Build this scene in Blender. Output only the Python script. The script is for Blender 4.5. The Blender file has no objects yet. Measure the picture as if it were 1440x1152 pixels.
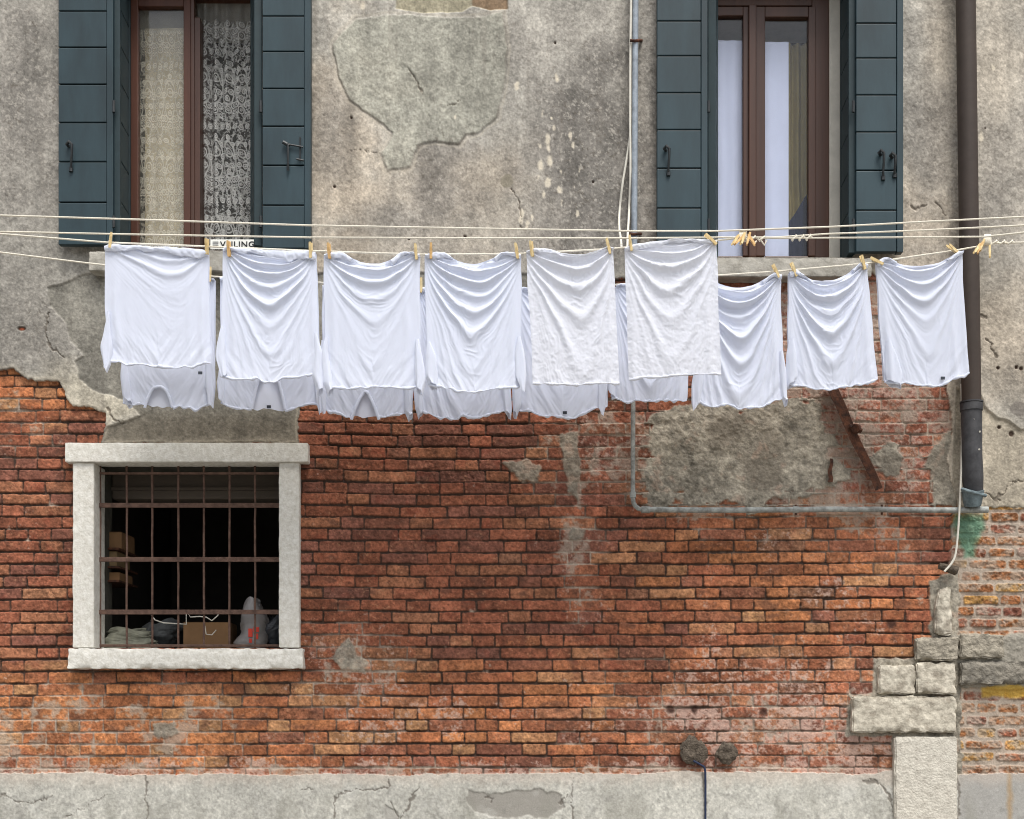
QC = 1.0
EXPO = 0.5
AK = 0.93
QX, QP, QB = 1.05, 1.3, 0.95
import bpy, bmesh, math, random
import numpy as np
from mathutils import Vector, Matrix
random.seed(7)
C = bpy.context.scene.collection
SC = 256.0          # pixels of the photograph per metre on the wall plane (y = 0)
D = 7.0             # metres from the lens to the wall
HZ, CZ = 1000.0, 1.6
def P(px, py, Y=0.0):
    k = (D + Y) / D
    return Vector(((px - 720.0) / SC * k, Y, CZ + (HZ - py) / SC * k))
def PA(px, py, Yref, Y):
    """arrays: place at depth Yref, then push to depth Y"""
    k = (D + Yref) / D
    return np.stack([(px - 720.0) / SC * k, Y + 0 * px, CZ + (HZ - py) / SC * k], -1)
# ---------------------------------------------------------------- scene, world, camera
sc = bpy.context.scene
w = bpy.data.worlds.new("World"); sc.world = w; w.use_nodes = True
nt = w.node_tree; nt.nodes.clear()
SUN_EL, SUN_ROT = math.radians(64), math.radians(160)
sky = nt.nodes.new('ShaderNodeTexSky'); sky.sky_type = 'NISHITA'; sky.sun_disc = False
sky.sun_elevation = SUN_EL; sky.sun_rotation = SUN_ROT; sky.dust_density = 4.0; sky.air_density = 1.0
hs = nt.nodes.new('ShaderNodeHueSaturation'); hs.inputs['Saturation'].default_value = 0.36
bg = nt.nodes.new('ShaderNodeBackground'); bg.inputs['Strength'].default_value = 0.15
out = nt.nodes.new('ShaderNodeOutputWorld')
nt.links.new(sky.outputs[0], hs.inputs['Color']); nt.links.new(hs.outputs[0], bg.inputs['Color']); nt.links.new(bg.outputs[0], out.inputs['Surface'])
sl = bpy.data.lights.new('sun', 'SUN'); sl.energy = 2.0; sl.angle = math.radians(24); sl.color = (1.0, 0.97, 0.93)
so = bpy.data.objects.new('sun', sl); C.objects.link(so)
# direction towards the sun: rotation measured from +Y clockwise
sd = Vector((math.sin(SUN_ROT) * math.cos(SUN_EL), math.cos(SUN_ROT) * math.cos(SUN_EL), math.sin(SUN_EL)))
so.rotation_euler = sd.to_track_quat('Z', 'Y').to_euler(); so.location = (0, -20, 30)
cam = bpy.data.cameras.new('camera'); co = bpy.data.objects.new('camera', cam); C.objects.link(co)
co.location = (0, -D, CZ); co.rotation_euler = (math.radians(90), 0, 0)
cam.sensor_width = 36; cam.lens = 36 * D / (1440 / SC); cam.shift_y = (HZ - 576) / 1440; cam.clip_end = 500
sc.camera = co
sc.view_settings.view_transform = 'Standard'; sc.view_settings.look = 'None'; sc.view_settings.exposure = EXPO; sc.view_settings.gamma = 1
sc.cycles.pixel_filter_type = 'BLACKMAN_HARRIS'; sc.cycles.filter_width = 1.05; sc.cycles.max_bounces = 8; sc.cycles.transparent_max_bounces = 16
# ---------------------------------------------------------------- numpy noise
def _tab(seed):
    return np.random.RandomState(seed).rand(256, 256).astype(np.float32)
_tabs = {}
def vn(x, y, seed):
    t = _tabs.get(seed)
    if t is None: t = _tabs[seed] = _tab(seed)
    xi = np.floor(x).astype(np.int32); yi = np.floor(y).astype(np.int32)
    fx = (x - xi).astype(np.float32); fy = (y - yi).astype(np.float32)
    fx = fx * fx * (3 - 2 * fx); fy = fy * fy * (3 - 2 * fy)
    x0 = xi & 255; x1 = (xi + 1) & 255; y0 = yi & 255; y1 = (yi + 1) & 255
    a = t[y0, x0]; b = t[y0, x1]; c = t[y1, x0]; d = t[y1, x1]
    return (a + (b - a) * fx) * (1 - fy) + (c + (d - c) * fx) * fy - 0.5      # -0.5 .. 0.5
def fbm(x, y, s, oc, seed, g=0.5, sy=None):
    """s = size in px of the largest feature"""
    sy = sy or s
    r = 0; a = 1.0; t = 0; k = 1.0
    for o in range(oc):
        # rotate each octave a bit
        ca, sa = math.cos(o * 0.9), math.sin(o * 0.9)
        u = x / s * k; v = y / sy * k
        r = r + a * vn(u * ca - v * sa + 17.3 * o, u * sa + v * ca + 5.1 * o, seed + o); t += a; a *= g; k *= 2.03
    return r / t * 2.0        # about -1 .. 1
def ss(a, b, x):
    t = np.clip((x - a) / (b - a), 0, 1); return t * t * (3 - 2 * t)
def mix3(c, col, m):
    return c + (np.asarray(col, np.float32) - c) * m[..., None]
def blob(X, Y, cx, cy, rx, ry, soft=0.35, seed=1, n=0.5, ns=40):
    d = np.sqrt(((X - cx) / rx) ** 2 + ((Y - cy) / ry) ** 2) + n * fbm(X, Y, ns, 4, seed)
    return 1 - ss(1 - soft, 1 + soft, d)
def poly_sd(X, Y, pts):
    """signed distance, positive inside"""
    pts = np.array(pts, float); n = len(pts)
    d = np.full(X.shape, 1e9, np.float32); ins = np.zeros(X.shape, bool)
    for i in range(n):
        x0, y0 = pts[i]; x1, y1 = pts[(i + 1) % n]
        ex, ey = x1 - x0, y1 - y0; L = ex * ex + ey * ey + 1e-9
        t = np.clip(((X - x0) * ex + (Y - y0) * ey) / L, 0, 1)
        d = np.minimum(d, (X - x0 - t * ex) ** 2 + (Y - y0 - t * ey) ** 2)
        c = (y0 > Y) != (y1 > Y)
        with np.errstate(divide='ignore', invalid='ignore'):
            xi = ex * (Y - y0) / (ey if ey != 0 else 1e-9) + x0
        ins ^= c & (X < xi)
    d = np.sqrt(d); return np.where(ins, d, -d)
def line_d(X, Y, pts):
    d = np.full(X.shape, 1e9, np.float32)
    for (x0, y0), (x1, y1) in zip(pts[:-1], pts[1:]):
        ex, ey = x1 - x0, y1 - y0; L = ex * ex + ey * ey + 1e-9
        t = np.clip(((X - x0) * ex + (Y - y0) * ey) / L, 0, 1)
        d = np.minimum(d, (X - x0 - t * ex) ** 2 + (Y - y0 - t * ey) ** 2)
    return np.sqrt(d)
def lin(c):
    c = np.clip(np.asarray(c, np.float32) / 255.0, 0, 1)
    return np.where(c <= 0.04045, c / 12.92, ((c + 0.055) / 1.055) ** 2.4)
# ---------------------------------------------------------------- objects
def link(o, parent=None):
    C.objects.link(o)
    if parent is not None: o.parent = parent
    return o
def tag(o, label=None, cat=None, group=None, kind=None):
    if label: o['label'] = label
    if cat: o['category'] = cat
    if group: o['group'] = group
    if kind: o['kind'] = kind
    return o
def thing(name, label, cat, loc=(0, 0, 0), group=None):
    o = bpy.data.objects.new(name, None); link(o); o.location = loc
    o.empty_display_size = 0.1
    return tag(o, label, cat, group)
def finish(name, me, mat, parent=None, smooth=False):
    o = bpy.data.objects.new(name, me)
    if mat: me.materials.append(mat)
    if smooth: me.polygons.foreach_set('use_smooth', np.ones(len(me.polygons), bool))
    link(o, parent)
    if parent is not None:
        off = np.array(parent_loc(parent))
        n = len(me.vertices); a = np.empty(n * 3, np.float32); me.vertices.foreach_get('co', a)
        a = (a.reshape(-1, 3) - off).astype(np.float32); me.vertices.foreach_set('co', a.ravel()); me.update()
    return o
def parent_loc(p):
    v = Vector(p.location)
    while p.parent is not None:
        p = p.parent; v += Vector(p.location)
    return v
def mesh_np(name, co, faces, smooth=True, cols=None):
    """faces: (n,4) or (n,3) int array"""
    me = bpy.data.meshes.new(name); co = np.ascontiguousarray(co, np.float32); faces = np.ascontiguousarray(faces, np.int32)
    n, k = faces.shape
    me.vertices.add(len(co)); me.vertices.foreach_set('co', co.ravel())
    me.loops.add(n * k); me.loops.foreach_set('vertex_index', faces.ravel())
    me.polygons.add(n); me.polygons.foreach_set('loop_start', np.arange(0, n * k, k, dtype=np.int32))
    me.polygons.foreach_set('use_smooth', np.full(n, smooth, bool))
    if cols is not None:
        at = me.color_attributes.new('Col', 'FLOAT_COLOR', 'POINT')
        if cols.shape[1] == 3: cols = np.concatenate([cols, np.ones((len(cols), 1), np.float32)], 1)
        at.data.foreach_set('color', np.ascontiguousarray(cols, np.float32).ravel())
    me.update(calc_edges=True)
    return me
def grid_faces(nr, nc, wrap=False):
    r = np.arange(nr - 1)[:, None]; c = np.arange(nc if wrap else nc - 1)[None, :]
    c1 = (c + 1) % nc
    return np.stack([r * nc + c, (r + 1) * nc + c, (r + 1) * nc + c1, r * nc + c1], -1).reshape(-1, 4)
class MB:
    def __init__(s): s.bm = bmesh.new()
    def box(s, x0, x1, y0, y1, z0, z1, bev=0.0, seg=2):
        b = bmesh.new(); bmesh.ops.create_cube(b, size=1)
        for v in b.verts:
            v.co = Vector(((x0 + x1) / 2 + v.co.x * (x1 - x0), (y0 + y1) / 2 + v.co.y * (y1 - y0), (z0 + z1) / 2 + v.co.z * (z1 - z0)))
        if bev > 0: bmesh.ops.bevel(b, geom=b.edges[:], offset=bev, segments=seg, affect='EDGES', profile=0.5)
        s.add(b); return s
    def add(s, b, M=None):
        if M is not None: bmesh.ops.transform(b, matrix=M, verts=b.verts)
        me = bpy.data.meshes.new('t'); b.to_mesh(me); b.free(); s.bm.from_mesh(me); bpy.data.meshes.remove(me)
    def obox(s, M, sx, sy, sz, bev=0.0):
        b = bmesh.new(); bmesh.ops.create_cube(b, size=1)
        bmesh.ops.scale(b, vec=(sx, sy, sz), verts=b.verts)
        if bev > 0: bmesh.ops.bevel(b, geom=b.edges[:], offset=bev, segments=2, affect='EDGES', profile=0.5)
        s.add(b, M); return s
    def tube(s, pts, r, n=10, cap=True, rs=None):
        pts = [Vector(p) for p in pts]; rings = []
        up = None
        for i, p in enumerate(pts):
            a = pts[max(i - 1, 0)]; b = pts[min(i + 1, len(pts) - 1)]
            t = (b - a).normalized()
            if up is None:
                up = Vector((0, 0, 1)) if abs(t.z) < 0.9 else Vector((0, -1, 0))
            x = t.cross(up).normalized(); up = x.cross(t).normalized()
            rr = rs[i] if rs else r
            rings.append([s.bm.verts.new(p + (x * math.cos(2 * math.pi * k / n) + up * math.sin(2 * math.pi * k / n)) * rr) for k in range(n)])
        for a, b in zip(rings[:-1], rings[1:]):
            for k in range(n): s.bm.faces.new((a[k], a[(k + 1) % n], b[(k + 1) % n], b[k]))
        if cap:
            s.bm.faces.new(rings[0][::-1]); s.bm.faces.new(rings[-1])
        return s
    def build(s, name, mat, parent=None, smooth=False, noise=0.0, nsz=0.05, seed=0):
        bmesh.ops.recalc_face_normals(s.bm, faces=s.bm.faces[:])
        if noise:
            from mathutils import noise as mn
            for v in s.bm.verts:
                v.co += mn.noise_vector(v.co / nsz + Vector((seed * 3.7, 0, 0))) * noise
        me = bpy.data.meshes.new(name); s.bm.to_mesh(me); s.bm.free()
        o = finish(name, me, mat, parent, smooth)
        if smooth and hasattr(me, 'set_sharp_from_angle'): me.set_sharp_from_angle(angle=math.radians(40))
        return o
# ---------------------------------------------------------------- materials
def mat_new(name):
    m = bpy.data.materials.new(name); m.use_nodes = True; n = m.node_tree.nodes; n.clear()
    o = n.new('ShaderNodeOutputMaterial'); return m, m.node_tree, o
def mat(name, col, rough=0.7, var=0.2, scale=20, bump=0.2, bscale=60, spec=0.3, metal=0.0, attr=False, col2=None, stretch=(1, 1, 1), coat=0, bdist=0.004):
    m, t, o = mat_new(name); N = t.nodes; L = t.links
    p = N.new('ShaderNodeBsdfPrincipled'); L.new(p.outputs[0], o.inputs[0])
    p.inputs['Roughness'].default_value = rough; p.inputs['Metallic'].default_value = metal
    p.inputs['Specular IOR Level'].default_value = spec; p.inputs['Coat Weight'].default_value = coat
    tc = N.new('ShaderNodeNewGeometry'); mp = N.new('ShaderNodeMapping'); mp.inputs['Scale'].default_value = stretch
    L.new(tc.outputs['Position'], mp.inputs[0])
    n1 = N.new('ShaderNodeTexNoise'); n1.inputs['Scale'].default_value = scale; n1.inputs['Detail'].default_value = 8; n1.inputs['Roughness'].default_value = 0.65
    L.new(mp.outputs[0], n1.inputs['Vector'])
    mx = N.new('ShaderNodeMix'); mx.data_type = 'RGBA'
    if attr:
        a = N.new('ShaderNodeVertexColor'); a.layer_name = 'Col'
        mr = N.new('ShaderNodeMapRange'); mr.inputs['From Min'].default_value = 0.3; mr.inputs['From Max'].default_value = 0.7
        mr.inputs['To Min'].default_value = 1 - var; mr.inputs['To Max'].default_value = 1 + var; mr.clamp = False
        L.new(n1.outputs[0], mr.inputs[0])
        vm = N.new('ShaderNodeVectorMath'); vm.operation = 'SCALE'
        L.new(a.outputs[0], vm.inputs[0]); L.new(mr.outputs[0], vm.inputs['Scale']); L.new(vm.outputs[0], p.inputs['Base Color'])
    else:
        c1 = lin(np.array(col)); c2 = lin(np.array(col2)) if col2 else c1 * (1 - var)
        if not col2: c1 = c1 * (1 + var)
        cr = N.new('ShaderNodeMapRange'); cr.inputs['From Min'].default_value = 0.35; cr.inputs['From Max'].default_value = 0.65
        L.new(n1.outputs[0], cr.inputs[0]); L.new(cr.outputs[0], mx.inputs[0])
        mx.inputs[6].default_value = (*[float(min(v, 0.9)) for v in c2], 1); mx.inputs[7].default_value = (*[float(min(v, 0.9)) for v in c1], 1)
        L.new(mx.outputs[2], p.inputs['Base Color'])
    if bump:
        n2 = N.new('ShaderNodeTexNoise'); n2.inputs['Scale'].default_value = bscale; n2.inputs['Detail'].default_value = 6
        L.new(mp.outputs[0], n2.inputs['Vector'])
        b = N.new('ShaderNodeBump'); b.inputs['Strength'].default_value = bump; b.inputs['Distance'].default_value = bdist
        L.new(n2.outputs[0], b.inputs['Height']); L.new(b.outputs[0], p.inputs['Normal'])
    return m
# ================================================================= THE WALL (height field with per vertex surface colour)
# openings in px: x0,x1,y0,y1
OP_L = (161, 365, -60, 352); OP_R = (1001, 1200, -60, 362); OP_C = (132, 392, 650, 911)
def axis(lo, hi, flo, fhi, fine, coarse, snaps):
    a = np.concatenate([np.arange(lo, flo, coarse), np.arange(flo, fhi, fine), np.arange(fhi, hi + coarse, coarse)])
    for s in snaps:
        a[np.argmin(np.abs(a - s))] = s
    return np.unique(a)
ax = axis(-330, 1770, -8, 1448, QX, 9, [v for o in (OP_L, OP_R, OP_C) for v in o[:2]])
ay = np.concatenate([np.arange(-330, -4, 9), np.arange(-4, 385, QP), np.arange(385, 1095, QB), np.arange(1095, 1160, QP), np.arange(1160, 1412, 9)])
for o in (OP_L, OP_R, OP_C):
    for s in o[2:]: ay[np.argmin(np.abs(ay - s))] = s
X, Y = np.meshgrid(ax.astype(np.float32), ay.astype(np.float32))
NR, NC = X.shape
# ---- domain masks
n1 = fbm(X, Y, 60, 5, 11); n2 = fbm(X, Y, 14, 4, 21); n3 = fbm(X, Y, 5, 3, 31)
def region(pts, rough=6, fine=3):
    return poly_sd(X, Y, pts) + rough * n1 + fine * n2 + 1.0 * n3
brick_pts = [(-400, 470), (-60, 512), (0, 519), (18, 518), (37, 533), (83, 536), (92, 556), (101, 571), (125, 573), (148, 580), (148, 596), (141, 623),
             (419, 623), (417, 590), (424, 560), (520, 548), (620, 552), (700, 530), (735, 500), (800, 470), (858, 430), (866, 393), (960, 383), (1228, 383),
             (1242, 395), (1300, 402), (1322, 430), (1334, 470), (1333, 545), (1340, 600), (1334, 650), (1342, 690), (1348, 713), (1440, 712), (1900, 712), (1900, 1091), (1346, 1087),
             (1250, 1087), (1000, 1086), (700, 1090), (400, 1090), (100, 1088), (-400, 1088)]
brd = region(brick_pts, 3.5, 2.2)
below = Y > 1078
brick_m = brd > 0
plinth_m = (~brick_m) & (Y > 1040)
plaster_m = (~brick_m) & (~plinth_m)
# ---- brick layout
knots_y = [340, 609.3, 891.5, 908.7, 1063, 1097]
knots_k = [-16.2, 0, 17, 18, 27, 29]
yy = Y + 2.2 * fbm(X, Y, 300, 2, 41) + 0.8 * fbm(X, Y, 45, 2, 43)
right = ss(1336, 1346, X + 4 * n2)            # the rougher neighbour house
kf = np.interp(yy, knots_y, knots_k) + right * 0.42
kf = np.where((Y < 340), -17, kf)
k = np.floor(kf).astype(int)
tfr = (kf - k).astype(np.float32)
cy_top = tfr * 16.8; cy_bot = (1 - tfr) * 16.8
L_ = np.zeros_like(X); R_ = np.ones_like(X) * 50; ID = np.zeros(X.shape, int)
xx = X + 0.9 * fbm(X, Y, 20, 2, 47)
rs = np.random.RandomState(5)
for kk in range(int(k.min()), int(k.max()) + 1):
    m = k == kk
    if not m.any(): continue
    e = [-420 + (kk % 2) * 49.3 + rs.uniform(-9, 9)]
    i = 0
    while e[-1] < 1900:
        ww = 65.4 if i % 2 == 0 else 33.0
        if rs.rand() < 0.10: ww = 65.4 if ww < 40 else 33.0
        if e[-1] < 98 and e[-1] > -40 and rs.rand() < 0.35: ww = 33.0
        if e[-1] > 1340: ww = rs.choice([40, 55, 62, 30])
        e.append(e[-1] + ww + rs.uniform(-1.8, 1.8)); i += 1
    e = np.array(e); xm = xx[m]; j = np.searchsorted(e, xm)
    L_[m] = e[j - 1]; R_[m] = e[j]; ID[m] = (kk + 60) * 80 + j
fe = fbm(X, Y, 9, 3, 49, g=.65)
jx = 0.75 + 1.0 * right; jy = 0.75 + 1.4 * right
RB = np.random.RandomState(99).rand(12000, 8).astype(np.float32)
rid = np.clip(ID, 0, 11999)
r0, r1, r2, r3, r4, r5, r6, r7 = (RB[rid, i] for i in range(8))
tl_ = (xx - (L_ + R_) / 2) / (R_ - L_)
cy_top = cy_top + (r6 - .5) * 1.5 + (r7 - .5) * 1.6 * tl_ - .3; cy_bot = cy_bot - (r0 - .5) * 1.3 - (r5 - .5) * 1.4 * tl_ - .3
dx = np.minimum(xx - L_, R_ - xx) - jx + 0.7 * n3 + .9 * fe; dy = np.minimum(cy_top, cy_bot) - jy + 0.6 * n3 + 0.9 * fe
cr = 1.8 + 2.2 * right
qx = np.minimum(dx - cr, 0); qy = np.minimum(dy - cr, 0)
sdb = np.minimum(np.minimum(dx, dy), cr - np.sqrt(qx * qx + qy * qy))
hb = ss(-0.7, 1.0, sdb)
# ---- mortar smears / flush mortar mask
fill = np.zeros_like(X)
def bl(*a, **k_): return blob(X, Y, *a, **k_)
patch_pts = [(898, 622), (915, 590), (950, 572), (990, 574), (1020, 580), (1060, 566), (1095, 556), (1125, 552), (1150, 562), (1155, 590), (1168, 612), (1176, 640), (1196, 662), (1180, 690), (1150, 694), (1130, 703), (1090, 698), (1060, 708), (1020, 700), (985, 709), (950, 700), (925, 704), (903, 690), (905, 660)]
patch = poly_sd(X, Y, patch_pts) + 14 * n1 + 12 * fbm(X, Y, 24, 5, 63, g=.62) + 2 * n3
patch2 = np.maximum(poly_sd(X, Y, [(1236, 622), (1262, 616), (1275, 640), (1262, 662), (1240, 664), (1220, 645)]) + 10 * fbm(X, Y, 18, 4, 65), poly_sd(X, Y, [(1302, 655), (1335, 610), (1350, 640), (1346, 712), (1316, 706)])) + 5 * n1 + 4 * n2
patch3 = np.maximum.reduce([poly_sd(X, Y, [(706, 650), (740, 645), (762, 655), (757, 678), (735, 676)]), poly_sd(X, Y, [(788, 610), (812, 606), (816, 650), (812, 700), (798, 690), (792, 650)]),
                            poly_sd(X, Y, [(800, 741), (824, 743), (822, 757), (802, 757)]), poly_sd(X, Y, [(213, 1018), (247, 1014), (249, 1030), (230, 1038), (215, 1032)]),
                            poly_sd(X, Y, [(470, 912), (490, 898), (500, 915), (516, 932), (512, 945), (480, 940), (466, 928)])]) + 4 * n2 + 2 * n3
patch4 = poly_sd(X, Y, [(1285, 905), (1300, 893), (1345, 888), (1400, 892), (1475, 885), (1475, 966), (1400, 968), (1352, 966), (1345, 930), (1290, 930)]) + 5 * n1 + 3 * n2
patch5 = np.maximum.reduce([poly_sd(X, Y, [(1228, 925), (1352, 922), (1354, 1040), (1300, 1040), (1192, 1034), (1194, 976), (1228, 974)]), poly_sd(X, Y, [(1308, 815), (1350, 800), (1352, 900), (1308, 900)]), poly_sd(X, Y, [(1252, 1028), (1354, 1028), (1354, 1100), (1254, 1100)])]) + 5 * n2 + 3 * n1
bj = (r1 - .5) * 20 + (r5 - .5) * 10 + 6 * (hb < .5)
pm = np.maximum.reduce([ss(-2.5, 2.5, patch + bj), ss(-2, 2, patch2 + .5 * bj), ss(-2, 2, patch3) * 0.9, ss(-2, 2, patch4), ss(-1, 2, patch5)])
hmort = np.maximum.reduce([0.75 * bl(860, 640, 110, 75, soft=.5, seed=51), 0.95 * bl(1200, 560, 190, 190, soft=.5, seed=52), 1.0 * bl(1150, 640, 230, 90, soft=.5, seed=60), 0.6 * bl(1300, 470, 80, 120, seed=53),
                           0.8 * bl(815, 790, 32, 70, soft=.6, seed=54), 0.75 * bl(120, 1030, 260, 60, soft=.6, seed=55, n=.9), 0.7 * bl(490, 950, 60, 60, soft=.7, seed=56, n=.9),
                           0.75 * ss(1062, 1082, Y + 9 * n1), 0.55 * bl(1100, 1010, 180, 80, soft=.7, seed=57, n=1.0), 0.95 * right, 0.4 * bl(20, 600, 60, 50, seed=58),
                           0.35 * bl(1130, 740, 80, 20, seed=59)])
hm = np.clip(hmort + (0.55 * fbm(X, Y, 30, 4, 61) + .3 * (r3 - .5)) * (hmort > 0.03), 0, 1)
hm = np.maximum(hm, 0.8 * ss(0.75, 0.95, fbm(X, Y, 34, 4, 66) + 0.25))
efl = np.maximum.reduce([0.9 * bl(1180, 520, 170, 190, soft=.6, seed=71), 0.55 * bl(870, 620, 100, 80, soft=.6, seed=72), 0.95 * bl(1110, 1010, 190, 90, soft=.8, seed=73, n=1.2), 0.9 * ss(1052, 1084, Y + 16 * n1),
                         0.5 * bl(500, 930, 60, 70, soft=.7, seed=74, n=1), 0.6 * bl(630, 1010, 170, 45, soft=.9, seed=75, n=1.3), 0.35 * right, 0.35 * bl(830, 820, 50, 60, seed=76), 0.5 * bl(1200, 860, 50, 60, soft=.8, seed=77, n=1.2)])
# ---- heights (metres, + towards the viewer)
H = np.zeros_like(X)
rough = 0.0042 * fbm(X, Y, 9, 4, 81, g=.62) + 0.0020 * fbm(X, Y, 3.2, 2, 86, g=.7)
erode = ss(.82, .95, r4) * (0.3 + 0.7 * (n2 > 0)) + 0.5 * right * r3
depth = 0.0130 * (1 - hm) + 0.0035 * hm
Hb = 0.003 * (r0 - .5) * 2 + 0.0036 * (r1 - .5) * (2 * tfr - 1) + rough * (1 + 1.3 * right) - erode * (0.004 + 0.004 * n2)
Hb = Hb * hb - depth * (1 - hb) + 0.0016 * n3 * (1 - hb)
Hb = Hb + ss(0.3, 1.0, efl) * 0.0012 * fbm(X, Y, 4, 3, 91)
Hp = 0.006 + 0.0095 * fbm(X, Y, 13, 5, 95, g=.68) + 0.004 * fbm(X, Y, 34, 3, 96)
Hp = Hp + ss(-2, 8, patch4) * (.010 + .004 * n1)
Hb = Hb * (1 - pm) + Hp * pm
# ---- plaster
Hpl = 0.017 + 0.0045 * fbm(X, Y, 170, 3, 101) + 0.0024 * fbm(X, Y, 6, 4, 102, g=.75) + 0.0022 * fbm(X, Y, 28, 4, 103)
# old repair patch, upper middle
rp = poly_sd(X, Y, [(468, 62), (500, 26), (560, 22), (640, 24), (705, 18), (712, 70), (708, 125), (700, 165), (670, 186), (655, 188), (645, 204), (610, 200), (590, 205), (578, 236), (545, 240), (537, 215), (550, 188), (528, 170), (490, 140), (474, 105)]) + 5 * n1 + 2 * n2
Hpl += 0.0065 * ss(-1.5, 1.5, rp) + 0.0042 * fbm(X, Y, 20, 5, 106, g=.62) * ss(-4, 12, rp)
niche = poly_sd(X, Y, [(560, -60), (716, -60), (714, 12), (690, 14), (664, 8), (650, 16), (600, 18), (556, 12)]) + 1.2 * n2
Hpl -= 0.014 * ss(-1, 2.5, niche)
# lower left loss: outer coat off, darker undercoat
uc_pts = [(60, 520), (40, 505), (95, 500), (108, 475), (92, 455), (70, 420), (60, 400), (66, 350), (120, 392), (140, 384), (600, 384), (700, 380), (860, 392), (850, 520), (700, 620), (420, 660), (140, 640), (150, 596), (172, 592), (190, 580), (165, 560), (128, 550), (115, 530), (104, 512)]
uc = poly_sd(X, Y, [(66, 404), (122, 384), (700, 384), (862, 388), (850, 540), (700, 640), (420, 660), (120, 640), (150, 600), (195, 584), (172, 562), (130, 548), (112, 532), (104, 508), (116, 500), (98, 480), (90, 452), (70, 430)]) + 4 * n1 + 2.5 * n2
Hpl -= 0.008 * ss(-1.5, 1.5, uc) * (Y > 300)
uc2 = poly_sd(X, Y, [(1346, 545), (1366, 560), (1378, 556), (1386, 572), (1402, 586), (1420, 592), (1436, 603), (1480, 600), (1560, 612), (1900, 610), (1900, 900), (1330, 900)]) + 1.2 * n2 + 2.5 * n1
Hpl -= 0.012 * ss(-1.5, 1.5, uc2)
cracks = [([(1378, 690), (1392, 694), (1405, 702), (1415, 690), (1424, 680), (1445, 672)], 1.2), ([(1384, 478), (1394, 485), (1400, 500)], 1.2), ([(1283, 290), (1290, 296), (1298, 290), (1304, 288)], 1.3), ([(1316, 283), (1324, 292), (1330, 304)], 1.1),
          ([(492, 208), (510, 213), (535, 214)], .9), ([(573, 95), (590, 118), (596, 134)], .6), ([(630, 150), (650, 140)], .7), ([(68, 440), (66, 478), (78, 492), (88, 500)], 1.0), ([(722, 265), (730, 295), (733, 318)], .7),
          ([(1372, 440), (1385, 448)], 2.2), ([(1352, 470), (1380, 492)], 0.9), ([(150, 575), (160, 590), (172, 592)], .9)]
wx = X + 5 * n2 + 3.0 * n3; wy = Y + 6 * fbm(X, Y, 14, 4, 131, g=.65) + 3.0 * n3; wn = .5 + 1.1 * ss(-.5, .5, fbm(X, Y, 18, 2, 133))
crk = np.zeros_like(X)
for pts, wd in cracks:
    a = np.array(pts); x0, x1 = a[:, 0].min() - 12, a[:, 0].max() + 12; y0, y1 = a[:, 1].min() - 12, a[:, 1].max() + 12
    i0, i1 = np.searchsorted(ay, [y0, y1]); j0, j1 = np.searchsorted(ax, [x0, x1])
    s_ = (slice(i0, i1), slice(j0, j1)); d = line_d(wx[s_], wy[s_], pts)
    crk[s_] = np.maximum(crk[s_], 1 - ss(wd * .5, wd * 1.3, d / wn[s_]))
edge_rp = np.exp(-(rp / 1.3) ** 2) * ss(-0.25, 0.35, fbm(X, Y, 45, 3, 141) + .12)
Hpl -= 0.006 * crk + 0.003 * edge_rp
holes = [(1404, 517, 2.4), (1430, 516, 2), (1437, 518, 3), (1407, 600, 2.6), (1424, 609, 4), (575, 336, 2), (654, 333, 3), (494, 165, 2), (470, 262, 2.5), (781, 60, 2), (1386, 180, 1), (30, 462, 7), (834, 255, 2)]
hol = np.zeros_like(X)
for hx, hy, hr in holes:
    d = np.sqrt((X - hx) ** 2 + ((Y - hy) * (2.0 if hr == 7 else 1)) ** 2) + 1.2 * n2
    hol = np.maximum(hol, 1 - ss(hr * .6, hr * 1.15, d))
Hpl -= 0.010 * hol
# ---- plinth
Hc = 0.024 + 0.0012 * fbm(X, Y, 8, 4, 151, g=.7) + 0.004 * fbm(X, Y, 150, 3, 152)
pc = [([(-50, 1120), (10, 1118), (20, 1126), (45, 1130), (75, 1118)], 1.0), ([(205, 1090), (207, 1120), (205, 1145), (207, 1200)], 1.1), ([(90, 1150), (130, 1130), (150, 1120)], .7), ([(470, 1124), (476, 1115), (500, 1110), (520, 1112), (545, 1105), (550, 1098)], 1.2),
      ([(548, 1128), (560, 1145), (555, 1160)], 1.0), ([(592, 1105), (580, 1125), (575, 1140), (560, 1152)], 1.3), ([(805, 1092), (804, 1115), (807, 1200)], 1.1), ([(680, 1118), (695, 1122), (690, 1130)], 1.0), ([(470, 1120), (471, 1160)], .8), ([(425, 1112), (440, 1108)], .9), ([(800, 1120), (790, 1130)], 1.5),
      ([(990, 1088), (992, 1200)], 1.6), ([(1215, 1098), (1235, 1100), (1250, 1120), (1256, 1150)], 1.3), ([(1347, 1085), (1348, 1200)], 1.6), ([(1257, 1040), (1257, 1200)], 1.6)]
pcr = np.zeros_like(X)
i0 = np.searchsorted(ay, 1070)
for pts, wd in pc:
    pcr[i0:] = np.maximum(pcr[i0:], 1 - ss(wd * .4, wd * 1.3, line_d(wx[i0:], wy[i0:], pts) / wn[i0:]))
Hc -= 0.004 * pcr
sp = np.maximum(poly_sd(X, Y, [(660, 1112), (690, 1116), (720, 1112), (760, 1110), (790, 1118), (795, 1136), (770, 1150), (740, 1150), (700, 1152), (668, 1142), (655, 1126)]), poly_sd(X, Y, [(540, 1130), (560, 1140), (560, 1170), (545, 1170)])) + 4 * n1 + 4 * n2 + 1.5 * n3
Hc -= 0.005 * ss(-1, 1.5, sp)
Hc -= 0.010 * ss(1344, 1350, X)
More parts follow.
